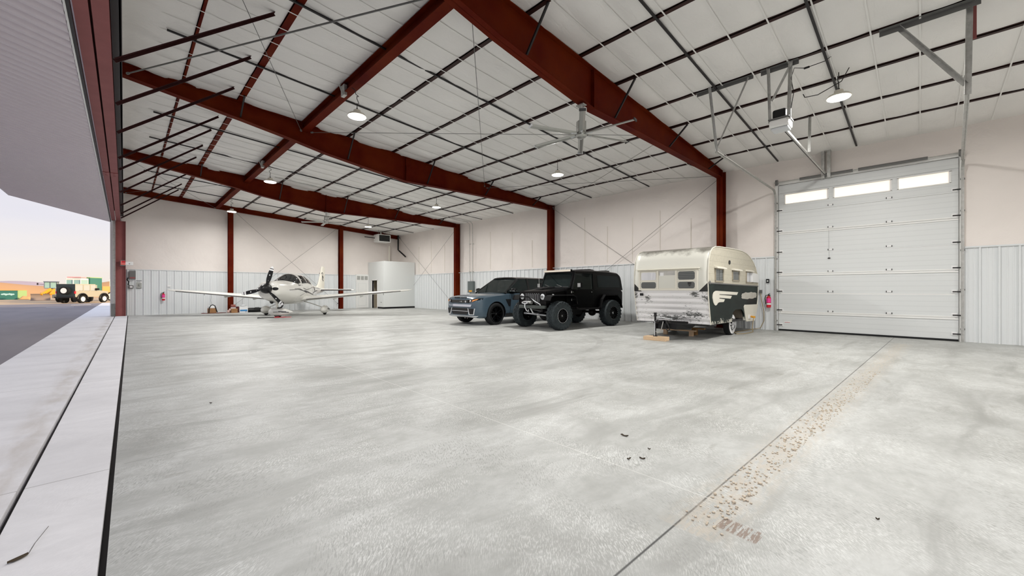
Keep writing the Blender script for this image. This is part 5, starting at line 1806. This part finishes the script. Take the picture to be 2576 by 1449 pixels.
wh, _f = wheel(tl_, (.05, .84, .315), .315, .17, 1, .165, M['rubber'], M['chrome'], 6, whitewall=True, dish=.0)
MB().lathe([(.001, .10), (.09, .095), (.15, .07), (.165, .06)], (.05, .84, .315), (0, 1, 0), 24).build('hubcap', M['chrome'], wh, smooth=True)
wheel(tl_, (.05, -.84, .315), .315, .17, -1, .165, M['rubber'], M['chrome'], 6, whitewall=True, dish=.0)
MB().cyl((.05, -.8, .315), (.05, .8, .315), .04, n=8).box(-.3, .5, .5, .58, .36, .44).box(-.3, .5, -.58, -.5, .36, .44).build('axle', M['black'], tl_)
# tongue
tg = MB()
for s in (-1, 1):
    tg.hexa([(1.5, s * .78, .33), (1.5, s * .70, .33), (2.62, s * .03, .42), (2.62, s * .10, .42), (1.5, s * .78, .43), (1.5, s * .70, .43), (2.62, s * .03, .52), (2.62, s * .10, .52)])
tg.box(2.55, 2.85, -.06, .06, .44, .52).ball((2.86, 0, .50), (.07, .065, .05), 12, 8).box(2.30, 2.75, -.12, .16, .30, .44)
tg.build('tongue', M['black'], tl_)
MB().hexa([(2.15, -.10, .31), (2.15, .56, .29), (2.6, .36, .29), (2.6, -.10, .32), (2.15, -.10, .42), (2.15, .72, .42), (2.6, .42, .44), (2.6, -.10, .44)]).build('battery_tray', M['black'], tl_)
jk = MB().cyl((2.80, -.09, .10), (2.80, -.09, .70), .026, n=10).box(2.76, 2.84, -.13, -.05, .100, .115).cyl((2.80, -.09, .62), (2.80, -.09, .72), .035, n=10).build('tongue_jack', M['dark'], tl_)
MB().box(2.827, 2.832, -.10, -.08, .12, .5).build('worn_edge', M['silver'], jk)
MB().tube([(2.80, -.06, .60), (2.79, .16, .59), (2.78, .35, .57)], .012, 7).build('crank', M['silver'], jk)
MB().tube([(2.80, .20, .50), (2.86, .26, .46), (2.87, .30, .38), (2.83, .30, .29), (2.80, .24, .27), (2.78, .18, .33), (2.80, .2, .45), (2.83, .27, .52), (2.84, .32, .48)], .014, 7).build('breakaway_cable', M['black'], tl_)
pts = [(2.84, .14, .50), (2.87, .13, .40), (2.87, .10, .28), (2.86, .04, .22), (2.84, -.02, .20), (2.83, -.06, .24)]
MB().tube(pts, .010, 6).build('safety_chain', M['galv'], tl_)

# shore cord from wall to trailer
m = MB().tube([(14.02, 3.70, .48), (13.98, 3.60, .47), (13.93, 3.60, .40), (13.9, 3.62, .15), (13.9, 3.60, .02), (13.6, 3.62, .012), (13.2, 3.66, .012), (13.0, 3.8, .012), (13.3, 3.95, .012), (14.2, 3.95, .012), (14.9, 3.85, .015), (15.10, 3.70, .05), (15.14, 3.60, .3), (15.12, 3.60, .6), (15.10, 3.66, .95), (15.14, 3.70, 1.2)], .011, 7)
r = thing('extension_cord', 'tan power cord looping from the wall outlet to the side of the trailer', 'cord', (0, 0, 0))
m.build('cable', mat('cord_tan', (.32, .24, .12), .6), r)
MB().cyl((13.98, 3.58, .47), (14.05, 3.71, .48), .035, 0.028, n=10).build('plug', M['yellow'], r)
# timber
r = tag(MB().obox((9.97, 4.82, .05), (.28, .58, .10), Matrix.Rotation(.07, 3, 'Z')).build('timber_block', M['wood'], None, bevel=.004), 'pale timber block under the trailer tongue jack', 'timber block')
r = tag(MB().obox((11.55, 4.93, .15), (.09, 1.02, .04), Matrix.Rotation(.03, 3, 'Z')).obox((11.57, 5.3, .065), (.12, .10, .13), Matrix.Rotation(.1, 3, 'Z')).obox((11.57, 4.55, .065), (.12, .10, .13), Matrix.Rotation(.1, 3, 'Z')).build('timber_plank', M['wood'], None), 'pale timber plank laid flat under the trailer nose, longer one', 'plank')
r = tag(MB().obox((11.95, 4.62, .19), (.09, .62, .04), Matrix.Rotation(-.1, 3, 'Z')).obox((11.95, 4.60, .085), (.12, .12, .17), Matrix.Rotation(-.2, 3, 'Z')).build('timber_plank', mat('stained_timber', (.28, .15, .05), .8), None), 'short brown timber plank behind the longer one under the trailer', 'plank')
# ================================================================== light airplane
M['plane'] = mat('airplane_white', (.72, .71, .665), .22, 0, .5, coat=.5)
M['swoosh'] = mat('airplane_stripe', (.035, .03, .035), .3)
M['pcanopy'] = mat('cockpit_glass', (.006, .007, .008), .06, 0, .5)
ap = thing('airplane', 'white low wing single propeller airplane parked near the end wall', 'airplane', (6.47, 22.93, 0), math.radians(-125.8), scale=1.03)
ST = [(3.16, .30, .96, 1.60), (3.08, .40, .90, 1.64), (2.9, .47, .85, 1.66), (2.5, .535, .76, 1.68), (2.0, .58, .66, 1.70), (1.7, .60, .62, 1.755), (1.35, .615, .59, 1.90), (1.0, .625, .58, 2.02), (.6, .63, .575, 2.09), (.1, .625, .58, 2.10), (-.4, .595, .60, 2.03), (-.9, .535, .645, 1.90), (-1.5, .42, .74, 1.72), (-2.2, .29, .87, 1.56), (-3.15, .18, 1.0, 1.45), (-4.05, .10, 1.11, 1.38), (-4.5, .05, 1.2, 1.34)]


def station(x):
    if x >= ST[0][0]:
        return ST[0][1:]
    for i in range(len(ST) - 1):
        if ST[i][0] >= x >= ST[i + 1][0]:
            t_ = (ST[i][0] - x) / (ST[i][0] - ST[i + 1][0])
            p0, p1, p2, p3 = ST[max(0, i - 1)], ST[i], ST[i + 1], ST[min(len(ST) - 1, i + 2)]
            out = []
            for k in (1, 2, 3):
                m1 = (p2[k] - p0[k]) / (p0[0] - p2[0]) * (p1[0] - p2[0]) if i else p2[k] - p1[k]
                m2 = (p3[k] - p1[k]) / (p1[0] - p3[0]) * (p1[0] - p2[0]) if i < len(ST) - 2 else p2[k] - p1[k]
                out.append((2 * t_ ** 3 - 3 * t_ ** 2 + 1) * p1[k] + (t_ ** 3 - 2 * t_ ** 2 + t_) * m1 + (-2 * t_ ** 3 + 3 * t_ ** 2) * p2[k] + (t_ ** 3 - t_ ** 2) * m2)
            return out
    return ST[-1][1:]


def fus(x, a, off=0.):
    hw, zb, zt = station(x)
    zc = zb + (zt - zb) * (.48 if x > 1.6 else .44)
    c, s_ = math.cos(a), math.sin(a)
    e = .80
    y = (abs(c) ** e) * (1 if c >= 0 else -1) * (hw + off)
    z = zc + (abs(s_) ** e) * (1 if s_ >= 0 else -1) * ((zt - zc if s_ > 0 else zc - zb) + off)
    if s_ > 0:
        y *= 1 - .20 * s_ * s_ * min(1, max(0, (2.2 - x)))
    return (x, y, z)


xs_ = [3.16 - (3.16 + 4.5) * k / 70 for k in range(71)]
fm = MB().loft([[fus(x, 2 * PI * k / 40) for k in range(40)] for x in xs_])
fbv = fm.bvh()
fo = fm.build('fuselage', M['plane'], ap, smooth=True, angle=60)


def fpatch(fn, nu, nv, name, m_, par=ap, off=.008):
    """patch over the fuselage: fn(u,v) -> (x, angle in degrees)"""
    g_ = MB().grid(lambda u, v: fus(fn(u, v)[0], math.radians(fn(u, v)[1]), off), nu, nv)
    return g_.build(name, m_, par, smooth=True, solid=.012)


def wsx(u, v):
    a = 24 + 132 * u
    k = abs(a - 90) / 66
    xf_ = 1.86 - .62 * k ** 2.2
    xr = .86 + .10 * k
    return (xf_ + (xr - xf_) * v, a)


fpatch(wsx, 24, 8, 'windshield', M['pcanopy'])
for s in (1, -1):
    A = (lambda a: a) if s > 0 else (lambda a: 180 - a)
    fpatch(lambda u, v: ((.80 - .13 * v) + (-.62 + .16 * v) * u, A(20 + 36 * v)), 8, 8, 'side_window', M['pcanopy'])
    fpatch(lambda u, v: ((.06 - .06 * v) + (-.74 * (1 - .55 * v)) * u, A(21 + (34 - 14 * u) * v)), 8, 6, 'rear_window', M['pcanopy'])
    m = MB()
    for (x0, z0), (x1, z1), wd in (((2.25, 1.27), (1.35, 1.30), .02), ((1.75, 1.33), (1.2, 1.335), .018), ((1.35, 1.30), (.45, 1.20), .03), ((1.2, 1.335), (.3, 1.12), .025), ((.6, 1.24), (-.6, 1.05), .05), ((.5, 1.18), (-1.0, 1.02), .035), ((.75, 1.36), (.3, 1.28), .025), ((.3, 1.28), (-.9, 1.42), .018), ((.6, 1.10), (1.1, .98), .012), ((-.9, 1.12), (-2.4, 1.24), .04), ((-.9, 1.42), (-3.2, 1.36), .02)):
        p, f = drape(fbv, [(x0, z0 + wd / 2), (x1, z1 + wd / 2), (x1, z1 - wd / 2), (x0, z0 - wd / 2)], 'xz', s, 8, 1, .006)
        m.add(p, f)
    m.build('stripe', M['swoosh'], ap, solid=.004)
    m = MB()
    for x0, w_, h in ((1.22, .05, .07), (1.13, .14, .025), (.88, .06, .02)):
        p, f = drape(fbv, [(x0, 1.50 + h / 2), (x0 - w_, 1.50 + h / 2), (x0 - w_, 1.50 - h / 2), (x0, 1.50 - h / 2)], 'xz', s, 3, 2, .006)
        m.add(p, f)
    for x0, z0 in ((-1.35, 1.36), (-1.5, 1.26), (-1.62, 1.36)):
        p, f = drape(fbv, [(x0, z0 + .1), (x0 - .07, z0 + .1), (x0 - .07, z0 - .1), (x0, z0 - .1)], 'xz', s, 2, 3, .006)
        m.add(p, f)
    m.build('side_mark', M['swoosh'], ap, solid=.004)
    q = fbv.ray_cast(Vector((5, s * .30, 1.33)), Vector((-1, 0, 0)))[0]
    rg = []
    for r_ in (1., .8, .2):
        rg.append([fbv.ray_cast(Vector((5, s * .31 + .105 * r_ * math.cos(a), 1.32 + .068 * r_ * math.sin(a))), Vector((-1, 0, 0)))[0] + Vector((.008 - .0 * r_, 0, 0)) for a in [2 * PI * k / 20 for k in range(20)]])
    MB().loft(rg).build('air_inlet', M['black'], ap)
    # wing
    af = [(0, 0), (.03, .045), (.12, .085), (.3, .105), (.55, .085), (.8, .045), (1, .004), (1, -.004), (.8, -.018), (.5, -.038), (.25, -.052), (.08, -.04), (.02, -.022)]
    rings = []
    for y, xl, ch, z, tk in ((.40, .78, 1.50, .75, 1.05), (.62, .74, 1.46, .80, 1.05), (2.0, .64, 1.26, .925, 1.), (3.8, .52, 1.02, 1.085, .95), (5.3, .42, .82, 1.215, .85), (5.62, .36, .70, 1.25, .7), (5.76, .22, .45, 1.285, .5), (5.84, .02, .16, 1.315, .3)):
        rings.append([(xl - u * ch, s * y, z + v * ch * tk) for u, v in af])
    wo = MB().loft(rings).build('wing', M['plane'], ap, smooth=True, angle=45)
    m = MB()
    for dz, r_ in ((.006, .010), (-.024, .008)):
        m.tube([(.785 - .05, s * .75, .81 + dz), (.645, s * 2.0, .925 + dz), (.525, s * 3.8, 1.085 + dz), (.43, s * 5.25, 1.213 + dz)], r_, 6)
    m.build('leading_edge_strip', M['swoosh'], wo)
    for y, z in ((1.9, .86), (3.2, .97)):
        MB().hexa([(.2, s * y - .012, z - .09), (-.45, s * y - .012, z - .03), (-.45, s * y + .012, z - .03), (.2, s * y + .012, z - .09), (.3, s * y - .012, z + .02), (-.4, s * y - .012, z + .03), (-.4, s * y + .012, z + .03), (.3, s * y + .012, z + .02)]).build('flap_fairing', M['plane'], wo)
    MB().tube([(-.1, s * 4.3, 1.10), (-.12, s * 4.3, 1.0)], .012, 6).build('tie_down_ring', M['galv_dark'], wo)
    # tail plane
    rings = []
    for y, xl, ch, z in ((.05, -3.30, .95, 1.26), (1.0, -3.43, .78, 1.26), (1.85, -3.55, .60, 1.26), (1.97, -3.65, .40, 1.26)):
        rings.append([(xl - u * ch, s * y, z + v * ch * .8) for u, v in af])
    tp = MB().loft(rings).build('tail_plane', M['plane'], ap, smooth=True, angle=45)
    MB().tube([(-3.31, s * .2, 1.26), (-3.42, s * 1.0, 1.26), (-3.54, s * 1.85, 1.26)], .03, 8).build('shade_strip', M['swoosh'], tp)  # dark tube along the edge stands in for shade on the tail plane
    # main gear
    MB().loft([[(x + dx, s * y, z + dz) for dx, dz in ((.09, 0), (.0, .022), (-.09, 0), (0, -.022))] for x, y, z in ((.15, .42, .70), (.12, .85, .56), (.06, 1.20, .42), (.03, 1.36, .36))]).build('gear_leg', M['plane'], ap, smooth=True)


def pant(par, c, ang, name='wheel_fairing'):
    """teardrop fairing over a small tyre; ang = where its nose points"""
    ca, sa = math.cos(ang), math.sin(ang)
    rot = lambda x, y, z: (c[0] + ca * x - sa * y, c[1] + sa * x + ca * y, z)
    rings = []
    for x, w_, z0, z1 in ((.44, .03, .22, .28), (.40, .085, .16, .36), (.28, .135, .10, .44), (.08, .155, .075, .475), (-.15, .145, .08, .46), (-.38, .105, .13, .40), (-.58, .055, .20, .33), (-.70, .012, .25, .28)):
        zc, hh = (z0 + z1) / 2, (z1 - z0) / 2
        rings.append([rot(x, w_ * math.cos(a), zc + hh * math.sin(a)) for a in [2 * PI * k / 18 for k in range(18)]])
    o = MB().loft(rings).build(name, M['plane'], par, smooth=True, angle=60)
    w_ = .055
    MB().lathe([(.10, -w_), (.165, -w_), (.19, -w_ * .6), (.19, w_ * .6), (.165, w_), (.10, w_)], (c[0], c[1], .19), (-sa, ca, 0), 24).cyl(rot(0, -w_ * .9, .19), rot(0, w_ * .9, .19), .11, n=16).build('tire', M['rubber'], o)
    return o, rot


for s in (1, -1):
    o, rot = pant(ap, (0, s * 1.40), 0)
    m = MB()
    p, f = [], []
    m.bar((.0, s * 1.56, .30), (-.3, s * 1.55, .27), .012, .06).bar((-.25, s * 1.545, .30), (-.5, s * 1.49, .28), .012, .03)
    m.build('mark', M['swoosh'], o)
na = math.atan2(-.98, -.2)
o, rot = pant(ap, (2.1, 0), na)
m = MB()
for sd in (1, -1):
    m.bar(rot(.12, sd * .162, .26), rot(-.20, sd * .150, .27), .008, .022).bar(rot(-.12, sd * .158, .285), rot(-.45, sd * .098, .275), .008, .035).bar(rot(-.25, sd * .14, .26), rot(-.56, sd * .07, .25), .008, .03)
m.build('mark', M['swoosh'], o)
MB().loft([[(x + dx, dy, z) for dx, dy in ((.07, 0), (.04, .035), (-.05, .03), (-.08, 0), (-.05, -.03), (.04, -.035))] for x, z in ((2.32, .86), (2.22, .60), (2.12, .38))]).build('nose_gear_leg', M['plane'], ap, smooth=True)
# fin
rings = []
for z, xl, ch in ((1.30, -2.35, 1.95), (1.42, -2.75, 1.55), (1.60, -3.10, 1.22), (2.1, -3.42, .95), (2.62, -3.72, .70), (2.70, -3.80, .56)):
    rings.append([(xl - .25 - u * ch, v * ch * .75, z) for u, v in ((0, 0), (.04, .045), (.2, .075), (.5, .06), (1, .006), (1, -.006), (.5, -.06), (.2, -.075), (.04, -.045))])
fn_ = MB().loft(rings).build('tail_fin', M['cream'], ap, smooth=True, angle=45)
m = MB()
for s in (1, -1):
    m.tube([(x_ - .25, s * y_, z_) for x_, y_, z_ in ((-3.55, .060, 2.25), (-3.75, .058, 2.33), (-3.88, .050, 2.22), (-3.72, .062, 2.12), (-3.85, .055, 1.98), (-4.02, .04, 2.02))], .014, 5)
    m.tube([(-4.15, s * .055, 2.12), (-4.0, s * .066, 1.92), (-4.2, s * .05, 1.82)], .02, 5)
m.build('tail_motif', M['swoosh'], fn_)
# propeller
hx = 3.28
pr_ = MB().lathe([(.21, -.10), (.215, .0), (.20, .12), (.15, .25), (.08, .34), (.002, .37)], (hx, 0, 1.33), (1, 0, 0), 26).build('spinner', M['black'], ap, smooth=True)
for ang in (74, 194, 314):
    a = math.radians(ang)
    ey = Vector((0, math.cos(a), math.sin(a)))
    et = Vector((0, -math.sin(a), math.cos(a)))
    ex = Vector((1, 0, 0))

    def bsec(r_, ch, tw, th=.018):
        u_ = et * math.cos(tw) + ex * math.sin(tw)
        n_ = ex * math.cos(tw) - et * math.sin(tw)
        o_ = Vector((hx + .02, 0, 1.33)) + ey * r_
        return [o_ + u_ * ch * k + n_ * t_ for k, t_ in ((.5, 0), (.3, th * .7), (0, th), (-.35, th * .6), (-.5, 0), (-.3, -th * .5), (0, -th * .7), (.3, -th * .5))]
    b = MB().loft([bsec(r_, c_, w_, t_) for r_, c_, w_, t_ in ((.14, .09, .75, .04), (.25, .12, .70, .035), (.40, .175, .55, .025), (.58, .185, .42, .018), (.76, .165, .32, .013), (.80, .158, .30, .012))]).build('propeller_blade', M['black'], ap, smooth=True, angle=50)
    MB().loft([bsec(r_, c_, w_, t_) for r_, c_, w_, t_ in ((.80, .159, .30, .0125), (.90, .135, .26, .010), (.955, .10, .24, .008), (.985, .04, .24, .005))]).build('blade_tip', M['label_white'], b, smooth=True, angle=50)
    MB().loft([bsec(r_, c_ + .004, w_, t_ + .002) for r_, c_, w_, t_ in ((.865, .144, .27, .011), (.895, .136, .26, .0105))]).build('tip_band', M['black'], b)
    for r_, rr in ((.60, .024), (.36, .015)):
        c0 = Vector((hx + .045, 0, 1.33)) + ey * r_
        MB().cyl(c0 - ex * .03, c0 + ex * .002, rr, n=12).build('sticker', M['label_white'], b)
MB().tube([(2.1, .22, .68), (2.2, .24, .56), (2.28, .22, .48), (2.3, .16, .45), (2.3, .06, .45)], .035, 8).build('exhaust_pipe', M['dark'], ap, smooth=True)
MB().ball((2.35, -.16, .74), (.1, .08, .1), 10, 7).build('cowl_vent', M['dark'], ap, smooth=True)
MB().ball((1.55, .605, 1.80), (.035, .02, .02), 8, 6).build('probe', M['label_white'], ap)
# tow bar
r = thing('tow_bar', 'black and red tow bar lying on the floor at the airplane nose wheel', 'tow bar', (0, 0, 0))
MB().tube([(4.42, 21.22, .025), (4.98, 21.02, .03), (5.05, 21.02, .03)], .018, 7).cyl((4.38, 21.17, .026), (4.44, 21.28, .026), .022, n=8).build('handle_bar', M['black'], r)
MB().tube([(5.0, 21.02, .03), (5.15, 20.98, .05), (5.3, 21.2, .06)], .016, 7).tube([(5.0, 21.02, .03), (5.3, 20.88, .03), (5.66, 20.74, .03)], .016, 7).tube([(5.3, 20.88, .03), (5.45, 21.05, .04)], .014, 6).build('fork', M['red_paint'], r)
# ================================================================== lot outside: machines far off
M['teal'] = mat('teal_container', (.035, .16, .13), .6)
M['lime'] = mat('pale_green_side', (.30, .44, .18), .6)
M['tanpaint'] = mat('sand_paint', (.36, .33, .255), .4)
M['wglass'] = mat('far_glass', (.25, .40, .38), .1, 0, .6)
M['orange'] = mat('orange_paint', (.75, .36, .10), .5)
M['rusty'] = mat('worn_blade_steel', (.26, .20, .17), .6, .2)
M['offw'] = mat('chalky_white', (.70, .66, .60), .5)
r = thing('dumpster', 'dark green steel container with a pale faded mark, far left outside', 'container', (-11.6, 87.2, -.03), -.3)
MB().box(-2.6, 1.55, -.9, .9, 0, 1.28).build('body', M['teal'], r, bevel=.02)
MB().box(1.55, 1.62, -.92, .95, 0, 1.26).build('end_panel', M['lime'], r)
m = MB()
for i in range(7):
    m.ball((.12 + i * .17, -.91, .72 + .03 * math.sin(i * 2.1)), (.13, .012, .10 + .02 * (i % 3)), 10, 6)
m.build('faded_mark', mat('faded_lettering', (.40, .60, .60), .6), r)
MB().box(-2.65, 1.62, -.95, .95, 1.24, 1.31).build('rim', M['orange'], r)
r = thing('road_grader', 'yellow loader with glass cab and steel front blade, far off on the dirt', 'loader', (-7.1, 76.6, -.03), -.05)
MB().loft([[(x, -.55 + .14 * math.cos(a) * 1.2, .42 + .40 * math.sin(a)) for a in [math.radians(q) for q in range(-88, 89, 22)]] + [(x, -.48 + .14 * math.cos(a) * 1.2, .42 + .42 * math.sin(a)) for a in [math.radians(q) for q in range(88, -89, -22)]] for x in (-1.1, .5)]).build('blade', M['rusty'], r)
m = MB().hexa([(-.15, .2, .9), (1.4, .2, .6), (1.4, 3.2, .6), (-.15, 3.2, .9), (.0, .5, 1.35), (1.3, .4, 1.55), (1.3, 3.2, 1.6), (.0, 3.2, 1.55)])
m.build('hood', M['yellow'], r, bevel=.05)
m = MB().bar((-.25, -.5, .75), (.35, .6, 1.45), .22, .2).bar((.55, -.5, .75), (.75, .6, 1.4), .2, .2)
m.build('lift_arm', M['yellow'], r)
m = MB().box(-.25, .85, 1.2, 2.4, 1.50, 1.57).box(-.30, .90, 1.1, 2.5, 2.32, 2.42)
for x in (-.23, .27, .83):
    for y in (1.22, 2.38):
        m.box(x - .03, x + .03, y - .03, y + .03, 1.6, 2.34)
cb = m.build('cab_frame', mat('far_cab_frame', (.10, .13, .18), .5), r)
MB().box(-.21, .81, 1.24, 2.36, 1.57, 2.32).build('cab_glass', M['wglass'], cb)
for x, y in ((-.35, 1.0), (1.4, 1.0), (-.3, 2.9), (1.45, 2.9)):
    MB().cyl((x - .15, y, .48), (x + .15, y, .48), .48, n=24).build('tire', M['rubber'], r)
MB().box(-.82, -.70, 1.0, 1.1, 1.95, 2.2).tube([(-.25, 1.1, 2.0), (-.76, 1.05, 2.05)], .02, 5).build('mirror', M['dark'], r)
# pale truck behind
r = thing('utility_truck', 'pale truck with grille and teal windshield, behind the spare wheel vehicle outside', 'truck', (-3.98, 65.6, -.03), -PI / 2 - .45)
r.scale = (.9, .66, 1)
MB().box(-1.0, 1.0, -1.05, 1.05, .55, 1.55).build('chassis_box', M['offw'], r)
m = MB().hexa([(.2, -.95, .7), (2.0, -.85, .7), (2.0, .85, .7), (.2, .95, .7), (.2, -.95, 1.9), (2.0, -.80, 1.62), (2.0, .80, 1.62), (.2, .95, 1.9)])
m.build('hood', mat('pale_hood', (.50, .52, .58), .4), r, bevel=.06)
m = MB()
for y in (-.45, 0, .45):
    m.box(2.0, 2.04, y - .20, y + .20, .95, 1.5)
m.build('grille', mat('far_grille', (.36, .28, .30), .5), r)
MB().box(1.9, 2.2, -1.05, 1.05, .45, .85).build('bumper', M['tanpaint'], r, bevel=.04)
m = MB().box(-1.2, .2, -1.0, 1.0, 1.5, 1.9).box(-1.25, .1, -1.0, 1.0, 2.42, 2.62)
for x, y in ((.12, -.95), (.12, .95), (-1.2, -.95), (-1.2, .95), (.14, 0)):
    m.box(x - .05, x + .05, y - .05, y + .05, 1.9, 2.45)
cb = m.build('cab', M['offw'], r, bevel=.03)
MB().box(-1.15, .10, -.96, .96, 1.9, 2.42).build('cab_glass', M['wglass'], cb)
MB().box(-1.0, .0, -.9, .9, 2.66, 2.80).build('light_bar', mat('far_light_bar', (.62, .35, .36), .5), r)
for x, y in ((1.2, -.95), (1.2, .95), (-1.6, -.95), (-1.6, .95)):
    MB().cyl((x, y - .14, .45), (x, y + .14, .45), .45, n=24).build('tire', M['rubber'], r)
r2 = MB().box(-3.6, -1.35, -1.15, 1.15, .8, 2.75).build('box_body', M['teal'], r)
MB().box(-3.65, -1.3, -1.18, 1.18, 2.7, 2.78).box(-1.42, -1.33, -1.18, -1.05, .8, 2.75).build('box_edge', M['lime'], r2)
# sand coloured jeep-like vehicle seen from behind
r = thing('sand_off_roader', 'sand coloured off-road vehicle outside with a spare wheel on its dark tailgate', 'off-road car', (-2.95, 60.5, -.03), math.radians(55))
b_ = MB().prism([(-2.0, .62), (-2.0, 1.15), (-1.95, 1.25), (.55, 1.25), (.75, 1.28), (1.85, 1.18), (1.9, .75), (1.4, .60)], 'xz', -.78, .78).build('body', M['tanpaint'], r)
cu = MB()
for ax in (-1.25, 1.3):
    for s in (-1, 1):
        cu.cyl((ax, s * .45, .42), (ax, s * 1., .42), .50, n=28)
cut(b_, cu, M['black'])
MB().box(-2.06, -2.0, -.78, .78, .62, 1.9).build('tailgate', mat('dark_tailgate', (.02, .03, .035), .4), r)
m = MB().box(-2.0, .35, -.74, .74, 1.82, 1.92)
for x in (-1.96, -1.05, -.25, .45):
    for s in (-1, 1):
        m.box(x - .05, x + .05, s * .74 - .03, s * .74 + .03, 1.25, 1.84)
tp = m.build('top', mat('sand_top', (.40, .37, .29), .6), r)
MB().box(-1.98, .42, -.73, .73, 1.27, 1.83).build('window', mat('far_soft_window', (.40, .40, .38), .3), tp)
for ax in (-1.25, 1.3):
    for s in (-1, 1):
        w_ = MB().cyl((ax, s * .62, .40), (ax, s * .86, .40), .40, n=26).build('tire', M['rubber'], r)
        MB().cyl((ax, s * .86, .40), (ax, s * .875, .40), .25, n=22).build('rim', M['offw'], w_)
        MB().tube([(ax + .56 * math.cos(q), s * .84, .42 + .54 * math.sin(q)) for q in [PI * k / 9 for k in range(10)]], .06, 6).build('fender_flare', M['black'], r)
sp_ = MB().cyl((-2.32, -.05, 1.25), (-2.06, -.05, 1.25), .40, n=28).build('spare_wheel', M['rubber'], r)
MB().cyl((-2.335, -.05, 1.25), (-2.30, -.05, 1.25), .26, n=24).build('rim', M['label_white'], sp_)
MB().box(-2.25, -2.0, -.8, .8, .52, .66).build('bumper', M['black'], r)
MB().box(-2.08, -1.96, -.82, -.74, .95, 1.2).box(-2.08, -1.96, .74, .82, .95, 1.2).build('tail_light', M['red_paint'], r)
MB().box(.25, .45, -1.02, -.80, 1.3, 1.5).build('mirror', M['black'], r)
# orange machine at right, partly behind the jamb
r = thing('orange_truck', 'orange bodied work truck outside, half hidden by the jamb column', 'truck', (-.75, 69.0, -.03), 0)
MB().box(-1.1, 3.5, -.9, 1.2, .95, 1.75).build('bed', M['orange'], r, bevel=.03)
MB().box(-.5, 2.5, -.6, .9, 1.75, 2.6).build('load', M['offw'], r)
for x in (-.25, 2.6):
    w_ = MB().cyl((x, -1.0, .55), (x, -.7, .55), .55, n=28).build('tire', M['rubber'], r)
    MB().cyl((x, -1.02, .55), (x, -.98, .55), .42, n=24).build('rim', M['offw'], w_)
MB().box(-1.2, 3.5, -.5, .8, .6, .95).build('frame', M['black'], r)
tag(MB().grid(lambda u, v: (-10.2 + 1.3 * u, 84.5 + 1.2 * v, .55 * math.sin(PI * u) * math.sin(PI * v) * (1 + .2 * math.sin(9 * u)) - .02), 12, 8).build('dirt_pile', M['hill'], smooth=True), 'small orange dirt pile in front of the green container outside', 'dirt pile')
